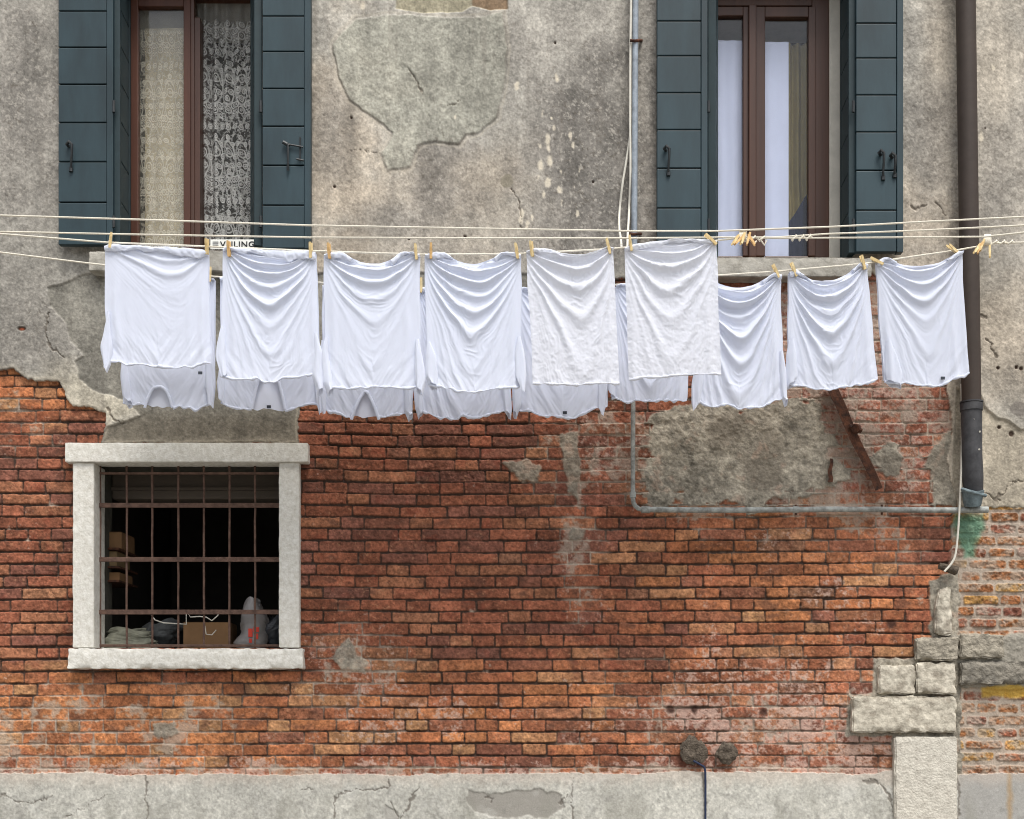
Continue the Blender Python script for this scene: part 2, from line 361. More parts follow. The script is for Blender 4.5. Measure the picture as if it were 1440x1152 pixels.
# transition lips
H = np.where(brick_m, Hb, np.where(plinth_m, Hc, Hpl))
lip = np.exp(-np.abs(brd) / 2.5) * 0.003
H = H + np.where(plaster_m, -ss(3, 0, -brd) * 0.003 + 0.0 * lip, 0)
far = (X < -12) | (X > 1452) | (Y < -8) | (Y > 1165)
# ================================================================= surface colours (as displayed, then to albedo)
def V(r, g, b): return np.array([r, g, b], np.float32)
col = np.zeros(X.shape + (3,), np.float32)
# bricks
orange = np.clip(np.maximum.reduce([0.95 * bl(200, 1010, 330, 70, soft=.5, seed=201), 0.6 * bl(1100, 800, 200, 100, soft=.7, seed=202), 0.75 * bl(60, 545, 110, 40, soft=.6, seed=203), 0.5 * bl(650, 1000, 300, 70, soft=.7, seed=204), 0.4 * bl(1100, 960, 200, 100, soft=.7, seed=205)]), 0, 1)
pink = np.clip(np.maximum.reduce([0.85 * bl(1200, 540, 180, 180, soft=.6, seed=206), 0.35 * bl(860, 640, 90, 60, seed=207), 0.4 * bl(1120, 1010, 190, 80, soft=.7, seed=208)]), 0, 1)
dark = np.clip(np.maximum.reduce([0.7 * bl(600, 620, 320, 70, soft=.6, seed=209), 0.3 * bl(60, 760, 100, 170, soft=.6, seed=210), 0.35 * bl(700, 830, 240, 120, soft=.7, seed=211)]), 0, 1)
base = np.where((r2 < .55)[..., None], V(139, 86, 65), np.where((r2 < .8)[..., None], V(124, 82, 69), V(152, 103, 76)))
base = base * (0.86 + 0.28 * r3)[..., None]
tan = np.where((r2 < .4)[..., None], V(180, 120, 78), np.where((r2 < .8)[..., None], V(166, 106, 70), V(168, 128, 90)))
tan = tan * (0.9 + 0.2 * r3)[..., None]
ow = np.clip(orange * 1.25 + (r5 - .5) * 0.9 * (orange > .05), 0, 1)[..., None]
c = base * (1 - ow) + tan * ow
c = mix3(c, V(160, 112, 100), np.clip(pink * 0.5 + 0.3 * (r5 - .5) * (pink > .1), 0, 1))
c = mix3(c, V(104, 66, 54), np.clip(dark * 0.4, 0, 1))
c = mix3(c, V(166, 128, 96), (r4 < .03) * 0.45)
c = mix3(c, V(108, 78, 70), ((r4 > .95) * 0.4))
c = mix3(c, V(150, 102, 62), right * 0.75 * (r5 > .25)); c = mix3(c, V(190, 152, 86), right * (r5 > .86) * 0.8)
nb = fbm(X, Y, 12, 4, 221, g=.6); nb2 = fbm(X, Y, 3.2, 3, 225, g=.8); nb3 = fbm(X, Y, 55, 3, 228)
c = c * (1 + 0.24 * nb + 0.40 * nb2 + 0.16 * nb3)[..., None]
stn = ss(.28, .62, fbm(X, Y, 26, 4, 231, sy=16)); c = mix3(c, V(82, 60, 52), stn * 0.5)
fl = ss(.36, .6, fbm(X, Y, 5, 3, 235, g=.75)); c = mix3(c, V(205, 156, 120), fl * 0.5); pit = ss(.38, .6, fbm(X, Y, 4.5, 3, 236, g=.75)); c = mix3(c, V(74, 46, 38), pit * .5)
c = mix3(c, V(126, 56, 42), ss(.3, .6, fbm(X, Y, 18, 3, 238)) * .28 * (1 - orange))
ef = ss(.12, .5, efl * 0.72 + 0.85 * fbm(X, Y, 5.5, 4, 241, g=.75) + .4 * fbm(X, Y, 40, 3, 245) - .34)
c = mix3(c, V(202, 180, 168), ef * 0.75)
# mortar
c = c + (np.array([134, 86, 64], np.float32) - c) * .16
mort = mix3(np.broadcast_to(V(76, 62, 54), c.shape), V(176, 160, 144), np.clip(hm * 1.15, 0, 1)) * (1 + 0.18 * nb2 + .12 * nb)[..., None]
c = c * hb[..., None] + mort * (1 - hb)[..., None]
smear = ss(.3, .6, hm * .75 + .6 * fbm(X, Y, 11, 4, 251, g=.65) - .22) * (hm > .2); c = mix3(c, V(164, 152, 138), smear * .7)
pcl = np.broadcast_to(V(152, 145, 131), c.shape) * (1 + .25 * fbm(X, Y, 40, 4, 255) + .4 * fbm(X, Y, 7, 4, 258, g=.75))[..., None]
pcl = mix3(pcl, V(118, 110, 98), ss(.0, .5, fbm(X, Y, 60, 3, 261)) * .6)
pcl = mix3(pcl, V(190, 160, 140), ss(.25, .6, fbm(X, Y, 16, 4, 264)) * .4)
pcl = mix3(pcl, V(142, 138, 128), ss(-2, 4, patch4) * .7)
c = c * (1 - pm)[..., None] + pcl * pm[..., None]
gstn = np.clip(poly_sd(X, Y, [(1343, 720), (1385, 720), (1388, 745), (1380, 770), (1384, 790), (1352, 792), (1346, 760), (1340, 740)]) + 7 * n1 + 6 * n2, 0, 8) / 8
c = mix3(c, V(92, 132, 108), gstn * .85); c = mix3(c, V(150, 180, 152), gstn * ss(.0, .5, nb) * .5)
c = mix3(c, V(205, 165, 70), np.clip(1 + poly_sd(X, Y, [(1380, 966), (1420, 962), (1475, 970), (1475, 982), (1385, 980)]) + 4 * n2, 0, 4) / 4 * .8)
c = mix3(c, V(58, 40, 34), np.maximum.reduce([1 - ss(3, 8, np.hypot(X - a, Y - b) + 4 * n2) for a, b in ((945, 998), (977, 997), (1255, 876), (1075, 1000))]) * .8)
cb = c
# plaster colours
c = np.broadcast_to(V(162, 158, 149), X.shape + (3,)).copy()
warm = np.clip(np.maximum.reduce([.9 * bl(480, 250, 70, 150, soft=.8, seed=301, n=.8), .7 * bl(640, 260, 110, 60, soft=.7, seed=302), .55 * bl(600, 320, 240, 50, soft=.8, seed=303), .8 * ss(1195, 1215, X) * (X < 1350) * ss(180, 300, Y + 50 * n1),
                                  .75 * bl(1410, 470, 90, 110, soft=.8, seed=304), .6 * bl(1330, 120, 30, 300, soft=.8, seed=305), .5 * bl(910, 260, 30, 150, soft=.8, seed=306), .5 * bl(1400, 120, 50, 200, soft=.8, seed=308)]), 0, 1)
c = mix3(c, V(176, 162, 143), warm * .8)
gry = np.clip(np.maximum.reduce([.9 * bl(830, 190, 90, 150, soft=.6, seed=311, n=.7), .95 * bl(850, 310, 110, 60, soft=.7, seed=312, n=.7), .7 * bl(620, 270, 40, 90, soft=.8, seed=313, n=.8), .6 * bl(560, 310, 60, 30, soft=.8, seed=314), .6 * bl(460, 190, 30, 60, soft=.8, seed=315),
                                 .75 * bl(0, 150, 90, 190, soft=.7, seed=316, n=.8), .5 * bl(0, 470, 90, 90, soft=.8, seed=317, n=.8), .6 * bl(1300, 200, 40, 130, soft=.8, seed=318, n=.9), .6 * bl(910, 80, 40, 110, soft=.8, seed=319), .55 * bl(1420, 250, 60, 90, soft=.9, seed=320, n=.9), .4 * bl(700, 60, 60, 40, seed=321)]), 0, 1)
c = mix3(c, V(118, 114, 108), gry * .95)
c = mix3(c, V(147, 146, 134), ss(-2, 3, rp) * .75)
c = mix3(c, V(148, 140, 112), ss(-1, 2, niche) * .6); c = mix3(c, V(112, 88, 68), ss(-1, 2, poly_sd(X, Y, [(662, -40), (716, -40), (714, 12), (690, 13), (664, 6)]) + n2) * .7)
ucc = mix3(np.broadcast_to(V(124, 121, 112), c.shape), V(104, 98, 87), ss(560, 600, Y))
c = c + (ucc - c) * (ss(-1.5, 1.5, uc) * (Y > 300) * .9)[..., None]
c = c + (V(168, 158, 140) - c) * (ss(-1.5, 1.5, uc2) * .85)[..., None]
lightl = bl(120, 560, 95, 38, soft=.6, seed=330, n=.7) * (1 - ss(-1.5, 1.5, uc)) * (X < 240); c = mix3(c, V(196, 188, 168), lightl * .7)
c = mix3(c, V(172, 168, 156), bl(140, 420, 60, 35, soft=.8, seed=331, n=1) * .5)
pn = fbm(X, Y, 48, 5, 341, g=.6); pn2 = fbm(X, Y, 7, 4, 346, g=.72); pn3 = fbm(X, Y, 2.6, 2, 350, g=.8)
c = c * (1 + .17 * pn + .16 * pn2 + .17 * pn3)[..., None]
vs = fbm(X, Y, 26, 4, 352, sy=200); c = c * (1 + .17 * vs)[..., None]
spk = ss(.22, .42, fbm(X, Y, 4.2, 3, 355, g=.7)); c = mix3(c, V(196, 190, 178), spk * (.06 + .5 * gry))
dsp = ss(.30, .55, fbm(X, Y, 5, 3, 358, g=.7)); c = mix3(c, V(92, 86, 78), dsp * (.14 + .5 * gry))
wsp = np.zeros_like(X)
for a, b, r_ in [(763, 160, 3), (770, 195, 4), (772, 210, 3.5), (760, 232, 5), (771, 256, 4), (765, 275, 3), (734, 300, 3), (733, 312, 3), (741, 314, 2.5), (806, 207, 3), (783, 108, 3), (727, 122, 3.5), (774, 225, 5), (786, 268, 3.5), (815, 240, 2), (808, 262, 2.5), (790, 285, 2), (812, 300, 2), (748, 305, 2), (779, 180, 2), (776, 168, 2), (757, 250, 2), (789, 240, 2.2), (803, 190, 2.2), (624, 178, 1.8), (640, 165, 1.8), (600, 140, 1.5), (1380, 195, 6), (510, 8, 5), (1396, 95, 2), (760, 205, 2.5)]:
    wsp = np.maximum(wsp, 1 - ss(r_ * .35, r_ * 1.1, np.hypot(X - a, (Y - b) * .5) + 3.0 * n2 + 2.2 * n3))
c = mix3(c, V(214, 204, 184), wsp * .85)
c = mix3(c, V(128, 122, 106), (1 - ss(9, 11, np.hypot((X - 713) * 1.1, Y - 255) + 3 * n2)) * .7)
c = mix3(c, V(110, 104, 98), (1 - ss(9, 11, np.hypot((X - 1432) * .9, Y - 575) + 3 * n2)) * .6)
c = mix3(c, V(98, 90, 80), np.maximum(crk, edge_rp * .6) * .6)
c = mix3(c, V(62, 48, 40), hol * .85)
c = mix3(c, V(186, 100, 70), (1 - ss(2, 6, np.hypot((X - 30), (Y - 462) * 2) + 1.0 * n2)) * .9)
c = mix3(c, V(196, 186, 166), np.exp(-((rp + 3.5) / 1.6) ** 2) * .28)
lipc = np.exp(-np.abs(uc2 + 2) / 2.0) * (uc2 < 1) + np.exp(-np.abs(brd + 3) / 2.2) * (brd < 0) * (X < 1300); c = mix3(c, V(208, 198, 178), np.clip(lipc, 0, 1) * .4)
rust = np.clip(1 - np.abs(X - 893) / 14, 0, 1) * ss(335, 345, Y) * .25; c = mix3(c, V(140, 96, 66), rust)
strk = ss(.25, .7, fbm(X, Y, 9, 3, 391, sy=170)) * ss(-.2, .4, fbm(X, Y, 120, 2, 393)); c = mix3(c, V(112, 106, 98), strk * .28)
cp = c
# plinth colours
c = np.broadcast_to(V(176, 174, 165), X.shape + (3,)).copy()
c = c * (1 + .11 * fbm(X, Y, 60, 4, 361) + .14 * pn2 + .16 * pn3)[..., None]
c = mix3(c, V(146, 142, 134), ss(-1, 2, sp) * .9)
c = mix3(c, V(206, 205, 198), ss(.2, .6, fbm(X, Y, 26, 3, 365)) * .35)
c = mix3(c, V(150, 148, 144), ss(1345, 1352, X) * .75)
c = mix3(c, V(160, 120, 70), np.clip(1 - np.abs(X - 1421 + 3 * n2) / 6, 0, 1) * .5)
c = mix3(c, V(192, 172, 155), ss(1112, 1088, Y + 8 * n2) * .35)
dkp = ss(.2, .5, fbm(X, Y, 10, 4, 368) + ss(1130, 1160, Y) * .25 - .15) ; c = mix3(c, V(120, 118, 112), dkp * .35)
c = mix3(c, V(104, 98, 90), pcr * .7)
grime = ss(-.1, .6, fbm(X, Y, 22, 4, 371, sy=60)) * ss(1085, 1150, Y); c = mix3(c, V(138, 136, 126), grime * .5)
cpl = c
col = np.where(brick_m[..., None], cb, np.where(plinth_m[..., None], cpl, cp))
ALB = lin(col) * np.where(brick_m, AK, 1.0)[..., None]
co_ = np.empty(X.shape + (3,), np.float32)
co_[..., 0] = (X - 720) / SC; co_[..., 2] = CZ + (HZ - Y) / SC; co_[..., 1] = -(H - 0.02)   # y = 0 near the plaster face
FACE_Y = 0.005
F = grid_faces(NR, NC)
cx = (X[:-1, :-1] + X[1:, 1:]).reshape(-1) / 2; cyv = (Y[:-1, :-1] + Y[1:, 1:]).reshape(-1) / 2
keep = np.ones(len(F), bool)
for o in (OP_L, OP_R, OP_C):
    keep &= ~((cx > o[0]) & (cx < o[1]) & (cyv > o[2]) & (cyv < o[3]))
kind = np.where(brick_m, 0, np.where(plinth_m, 2, 1))[:-1, :-1].reshape(-1)
house = thing('house', 'old Venetian house wall, grey peeling plaster above and weathered red brick below', 'house', (0, 0, 0))
M_brick = mat('brick', None, attr=True, rough=.92, var=.22, scale=140, bump=.5, bscale=190, spec=.15, bdist=.003)
M_plast = mat('plaster', None, attr=True, rough=.93, var=.14, scale=110, bump=.45, bscale=160, spec=.12, bdist=.003)
M_plinth = mat('plinth', None, attr=True, rough=.9, var=.12, scale=120, bump=.4, bscale=170, spec=.15, bdist=.003)
for i, (nm, m_) in enumerate((('brickwork', M_brick), ('plaster_coat', M_plast), ('plinth', M_plinth))):
    f = F[keep & (kind == i)]
    used = np.unique(f); rem = np.full(NR * NC, -1, np.int32); rem[used] = np.arange(len(used))
    me = mesh_np(nm, co_.reshape(-1, 3)[used], rem[f], True, ALB.reshape(-1, 3)[used])
    me.materials.append(m_)
    ob = bpy.data.objects.new(nm, me); link(ob, house)
Hgrid = H
def wall_y(px, py):
    i = min(max(np.searchsorted(ay, py), 0), NR - 1); j = min(max(np.searchsorted(ax, px), 0), NC - 1)
    return float(co_[i, j, 1])
# ================================================================= WINDOWS, SHUTTERS, FIXTURES
M_shut = mat('shutter_paint', (38, 56, 62), rough=.5, var=.28, scale=5, bump=.12, bscale=45, spec=.35, stretch=(1, 1, .25))
M_shut_d = mat('shutter_paint_inner', (35, 51, 55), rough=.6, var=.12, scale=9, bump=.12, bscale=45, spec=.3)
M_wood = mat('window_wood', (76, 45, 32), rough=.45, var=.22, scale=14, bump=.15, bscale=50, spec=.35, stretch=(1, 1, .06))
M_wood2 = mat('window_wood_red', (68, 43, 31), rough=.4, var=.22, scale=14, bump=.15, bscale=50, spec=.4, stretch=(1, 1, .06))
M_iron = mat('black_iron', (30, 34, 36), rough=.5, var=.3, scale=40, bump=.3, bscale=120, spec=.5)
M_rust = mat('rusty_iron', (110, 86, 74), rough=.85, var=.3, scale=30, bump=.5, bscale=140, col2=(76, 58, 50))
M_rustd = mat('deep_rust', (98, 62, 44), rough=.9, var=.3, scale=30, bump=.8, bscale=90, col2=(46, 33, 28))
M_stone = mat('istrian_stone', (222, 220, 212), rough=.85, var=.12, scale=40, bump=.7, bscale=90, col2=(196, 192, 181))
M_stone2 = mat('weathered_stone', (206, 199, 182), rough=.95, var=.15, scale=22, bump=.8, bscale=42, col2=(146, 138, 124), bdist=.010)
M_sill = mat('cement_sill', (176, 172, 162), rough=.92, var=.16, scale=18, bump=.6, bscale=90, col2=(142, 138, 128))
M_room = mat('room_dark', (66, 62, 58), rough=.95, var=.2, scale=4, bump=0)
M_jamb = mat('pale_reveal', (186, 182, 172), rough=.9, var=.1, scale=9, bump=.3)
M_shade = mat('cream_blind', (196, 182, 150), rough=.9, var=.05, scale=7, bump=0)
M_white = mat('sky_reflection_sheet', (214, 219, 239), rough=.9, var=.03, scale=5, bump=0)  # lavender of the reflected sky put into the base colour
M_ochre = mat('facade_reflection_sheet', (150, 134, 84), rough=.9, var=.15, scale=6, bump=.1)  # tone of a reflected facade put into the base colour
M_navy = mat('navy_cloth', (38, 44, 66), rough=.95, var=.2, scale=8, bump=.2)
M_card = mat('cardboard', (128, 98, 68), rough=.9, var=.1, scale=8, bump=.1)
M_card2 = mat('cardboard_pale', (128, 108, 78), rough=.9, var=.1, scale=8, bump=.1)
M_galv = mat('galvanised_pipe', (150, 160, 170), rough=.5, var=.12, scale=30, bump=.25, bscale=90, spec=.5, col2=(122, 130, 138))
M_galv2 = mat('old_pipe', (166, 170, 166), rough=.75, var=.2, scale=26, bump=.5, bscale=110, col2=(112, 112, 108))
M_drain = mat('drainpipe_paint', (60, 51, 45), rough=.6, var=.12, scale=12, bump=.15, bscale=50, spec=.3)
M_drain2 = mat('drainpipe_foot', (74, 74, 76), rough=.6, var=.25, scale=16, bump=.25, bscale=60, col2=(52, 52, 54))
M_zinc = mat('zinc_rim', (120, 134, 138), rough=.6, var=.3, scale=30, bump=.6, bscale=80, col2=(80, 92, 96))
M_cable = mat('white_cable', (206, 202, 190), rough=.6, var=.06, scale=30, bump=0)
M_bcable = mat('dark_cable', (34, 44, 70), rough=.6, var=.1, scale=30, bump=0)
M_cem = mat('cement_lump', (104, 94, 82), rough=.95, var=.3, scale=40, bump=1.0, bscale=90, bdist=.01, col2=(64, 56, 48))
M_sign = mat('sign_white', (226, 226, 218), rough=.6, var=.03, bump=0)
M_black = mat('letter_black', (26, 26, 28), rough=.6, var=.05, bump=0)
M_rub = mat('dusty_cloth', (120, 120, 106), rough=.95, var=.3, scale=14, bump=.5, bscale=40)
M_pave = mat('paving', (128, 124, 116), rough=.9, var=.2, scale=5, bump=.4, bscale=30)
def glass_mat(name, tint=(1, 1, 1), refl=1.0):
    m, t, o = mat_new(name); N = t.nodes; L = t.links
    tr = N.new('ShaderNodeBsdfTransparent'); tr.inputs[0].default_value = (*tint, 1)
    gl = N.new('ShaderNodeBsdfGlossy'); gl.inputs['Roughness'].default_value = 0.01; gl.inputs[0].default_value = (1, 1, 1, 1)
    fr = N.new('ShaderNodeFresnel'); fr.inputs[0].default_value = 1.6
    mu = N.new('ShaderNodeMath'); mu.operation = 'MULTIPLY'; mu.inputs[1].default_value = refl; L.new(fr.outputs[0], mu.inputs[0])
    mx = N.new('ShaderNodeMixShader'); L.new(mu.outputs[0], mx.inputs[0]); L.new(tr.outputs[0], mx.inputs[1]); L.new(gl.outputs[0], mx.inputs[2]); L.new(mx.outputs[0], o.inputs[0])
    return m
M_glass = glass_mat('window_glass', (.97, .98, .99), .38)
def X_(px, Y=0.0): return P(px, 0, Y).x
def Z_(py, Y=0.0): return P(0, py, Y).z
def wx_(px): return (px - 720) / SC
def wz_(py): return CZ + (HZ - py) / SC
# ---- ground in front of the wall
g = MB(); g.box(-40, 40, -30, 0.5, -0.3, 0.0)
tag(g.build('pavement', M_pave), kind='structure')
# ---- rooms behind the openings (real dark rooms so no light leaks from behind)
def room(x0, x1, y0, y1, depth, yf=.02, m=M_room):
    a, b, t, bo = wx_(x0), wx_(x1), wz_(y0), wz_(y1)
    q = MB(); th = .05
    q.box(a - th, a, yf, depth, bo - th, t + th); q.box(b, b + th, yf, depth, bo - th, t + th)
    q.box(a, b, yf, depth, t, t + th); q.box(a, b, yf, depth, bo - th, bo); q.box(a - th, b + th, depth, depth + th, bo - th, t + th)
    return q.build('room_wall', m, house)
# back of the house: closes the light behind the wall sheet
q = MB(); q.box(-6.2, 4.6, 4.0, 4.1, -.2, 7.2); q.box(-6.2, -6.1, .1, 4, -.2, 7.2); q.box(4.5, 4.6, .1, 4, -.2, 7.2); q.box(-6.2, 4.6, .0, 4.1, 7.2, 7.3)
q.build('back_wall', M_room, house)
# ---- upper windows
def reveal(x0, x1, y0, y1, dep, m=M_jamb, nm='window_reveal', yf=.012):
    a, b, t, bo = wx_(x0), wx_(x1), wz_(y0), wz_(y1); q = MB(); th = .06
    q.box(a - th, a, yf, dep, bo - th, t + th); q.box(b, b + th, yf, dep, bo - th, t + th); q.box(a, b, yf, dep, t, t + th); q.box(a, b, yf, dep, bo - th, bo)
    return q.build(nm, m, house)
def leaf(px0, px1, py0, py1, lines, Yf, m, stile='R', th=.042, lab=None):
    """a shutter leaf lying flat in front of the wall: boards between stiles, px at depth Yf"""
    q = MB(); x0, x1 = X_(px0, Yf), X_(px1, Yf); zt, zb = Z_(py0, Yf), Z_(py1, Yf)
    ys = [py0] + lines + [py1]; st = .036
    if stile == 'R': bx0, bx1 = x0 + .004, x1 - st; q.box(bx1 + .0015, x1, Yf - .004, Yf + th, zb, zt, .003)
    elif stile == 'L': bx0, bx1 = x0 + st, x1 - .004; q.box(x0, bx0 - .0015, Yf - .004, Yf + th, zb, zt, .003)
    else: bx0, bx1 = x0, x1
    for a, b in zip(ys[:-1], ys[1:]):
        q.box(bx0, bx1, Yf, Yf + th - .004, Z_(b, Yf) + .0045, Z_(a, Yf) - .0015, .0035)
    q.box(bx0 + .006, bx1 - .006, Yf + .018, Yf + th - .006, zb + .01, zt - .01)      # backing seen in the grooves
    return q.build('shutter', m, house)
def perp_leaf(p0, p1, z0, z1, lines_z, m, th=.036):
    """inner leaf folded into the reveal; p0 (x,y) near edge, p1 far edge"""
    q = MB(); a = Vector((p0[0], p0[1], 0)); b = Vector((p1[0], p1[1], 0)); L = (b - a).length; ang = math.atan2(b.y - a.y, b.x - a.x)
    zs = [z0] + lines_z + [z1]
    for zb, zt in zip(zs[:-1], zs[1:]):
        c_ = (a + b) / 2; M = Matrix.Translation((c_.x, c_.y, (zb + zt) / 2)) @ Matrix.Rotation(ang, 4, 'Z')
        q.obox(M, L - .05, th, zt - zb - .006, .003)
    for s_ in (0, 1):
        c_ = a.lerp(b, .0 + s_); d_ = (b - a).normalized() * (.018 if s_ == 0 else -.018)
        M = Matrix.Translation((c_.x + d_.x, c_.y + d_.y, (z0 + z1) / 2)) @ Matrix.Rotation(ang, 4, 'Z')
        q.obox(M, .032, th + .006, z1 - z0, .003)
    return q.build('shutter', m, house)
def handle(par, px, py, Yf, h=44, kind=0):
    q = MB()
    if kind == 0:
        z = [P(px, py, Yf - .004), P(px - 3, py - 3, Yf - .02), P(px, py - 7, Yf - .035), P(px + 4, py - 3, Yf - .035), P(px + 4, py + 8, Yf - .03), P(px + 3, py + h * .55, Yf - .018), P(px + 3, py + h * .72, Yf - .006)]
        q.tube(z, .0065, 8, rs=[.009, .009, .008, .008, .007, .006, .007])
        q.tube([P(px + 3, py + h * .74 - 3, Yf - .004), P(px + 3, py + h * .74 + 3, Yf - .004)], .011, 8)
    else:
        q.tube([P(px - 5, py, Yf - .012), P(px + 22, py + 5, Yf - .012)], .005, 8); q.tube([P(px - 6, py - 2, Yf - .018), P(px + 3, py + 3, Yf - .018)], .010, 8)
        q.tube([P(px + 1, py, Yf - .02), P(px + 1, py + 28, Yf - .024), P(px + 1, py + 38, Yf - .012)], .006, 8, rs=[.008, .006, .008])
        q.tube([P(px + 18, py - 9, Yf - .006), P(px + 18, py + 24, Yf - .006)], .004, 6)
        q.tube([P(px + 13, py + 22, Yf - .012), P(px + 23, py + 24, Yf - .012)], .005, 6)
    return q.build('shutter_handle', M_iron, par, True)
def hinges(par, px, pys, Yf):
    for y in pys:
        q = MB(); q.tube([P(px, y - 8, Yf), P(px, y + 8, Yf)], .008, 8); q.build('hinge', M_iron, par, True)
Yl = -.075
# left window shutters
s1 = leaf(81, 159, -62, 345, [-36, 16, 67, 119, 173, 228, 285], Yl, M_shut, 'R'); handle(s1, 97, 206, Yl, 44); hinges(s1, 160, (150, 312), Yl - .002)
zz = [wz_(v) for v in (285, 228, 173, 119, 67, 16, -36)]
perp_leaf((X_(163, -.05), -.05), (wx_(163.5), .20), wz_(350), wz_(-60), zz, M_shut_d)
s2 = leaf(368, 437, -58, 350, [-30, 23, 73, 125, 178, 233, 289], Yl, M_shut, 'R'); handle(s2, 404, 202, Yl, 44, 1); hinges(s2, 366.5, (150, 312), Yl - .002)
perp_leaf((X_(363, -.05), -.05), (wx_(348), .18), wz_(350), wz_(-60), zz, M_shut_d)
# right window shutters
s3 = leaf(923, 995, -50, 349, [-22, 30, 79, 131, 183, 237, 293], Yl, M_shut, 'R'); handle(s3, 937, 212, Yl, 44); hinges(s3, 996.5, (150, 316), Yl - .002)
perp_leaf((X_(1001, -.05), -.05), (wx_(1012), .18), wz_(360), wz_(-60), zz, M_shut_d)
s4 = leaf(1203, 1270, -45, 355, [-18, 33, 82, 134, 186, 240, 296], Yl, M_shut, 'R'); handle(s4, 1239, 218, Yl, 44); handle(s4, 1255, 222, Yl, 34); hinges(s4, 1200, (150, 316), Yl - .002)
zz2 = [wz_(v) for v in (300, 245, 190, 136, 84, 32, -20)]
perp_leaf((X_(1199, -.05), -.05), (wx_(1199.5), .20), wz_(360), wz_(-60), zz2, M_shut_d)
YF = .22
reveal(*OP_L, .9); reveal(OP_R[0], OP_R[1], OP_R[2], OP_R[3], .9)
def bars(q, rects, Y0, Y1, bev=.004):
    for x0, x1, y0, y1 in rects: q.box(X_(x0, Y0), X_(x1, Y0), Y0, Y1, Z_(y1, Y0), Z_(y0, Y0), bev)
# left window frame: fixed frame, closed left sash, right sash folded inwards
q = MB(); bars(q, [(165, 187, -70, 352), (352, 372, -70, 352), (187, 352, -70, -4), (187, 352, 352, 357)], YF, YF + .07)
wl = q.build('window', M_wood, house)
q = MB(); bars(q, [(183, 194, -5, 350), (258, 268, -5, 350), (194, 258, -5, 9), (194, 258, 351, 356)], YF - .012, YF + .035)
sash = q.build('sash', M_wood, wl)
q = MB(); bars(q, [(194, 258, 9, 351)], YF + .012, YF + .016, 0); q.build('glass', M_glass, wl)
q = MB(); bars(q, [(268, 273, -5, 350)], YF - .02, YF + .04); M = Matrix.Translation((X_(277, YF), YF + .17, (wz_(350) + wz_(-5)) / 2)); q.obox(M, .04, .36, wz_(-5) - wz_(350), .004); q.build('sash', M_wood2, wl)
q = MB(); q.tube([(X_(281, .4), .42, Z_(4, .42)), (X_(356, .42), .42, Z_(2, .42))], .008, 8); q.build('curtain_rod', M_cable, wl, True)
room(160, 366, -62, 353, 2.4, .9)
# right window
q = MB(); bars(q, [(990, 1004, -70, 362), (1142, 1166, -70, 362), (1004, 1142, -70, 8)], YF, YF + .07); bars(q, [(1004, 1142, 361, 365)], YF + .001, YF + .069)
q.box(X_(1166.3, YF - .02), X_(1174, YF - .02), YF - .02, YF + .05, Z_(362, YF), Z_(-70, YF), .002) if False else None
wr = q.build('window', M_wood2, house)
q = MB(); bars(q, [(1166.4, 1185, -70, 362)], YF - .01, YF + .06, .003); q.build('window_reveal', M_jamb, house)
q = MB(); bars(q, [(1000, 1008, 9, 360), (1045, 1056, 9, 360), (1008, 1045, 9, 22), (1008, 1045, 360, 364)], YF - .012, YF + .035); q.build('sash', M_wood2, wr)
q = MB(); bars(q, [(1061, 1076, 9, 360), (1137, 1147, 9, 360), (1076, 1137, 9, 24), (1076, 1137, 360, 364)], YF - .012, YF + .035); bars(q, [(1053, 1064, 6, 361)], YF - .03, YF - .013, .006); q.build('sash', M_wood2, wr)
q = MB(); bars(q, [(1008, 1045, 22, 360)], YF + .012, YF + .016, 0); q.build('glass', M_glass, wr)
q = MB(); bars(q, [(1076, 1137, 24, 360)], YF + .012, YF + .016, 0); q.build('glass', M_glass, wr)
room(1000, 1202, -62, 363, 2.4, .9)
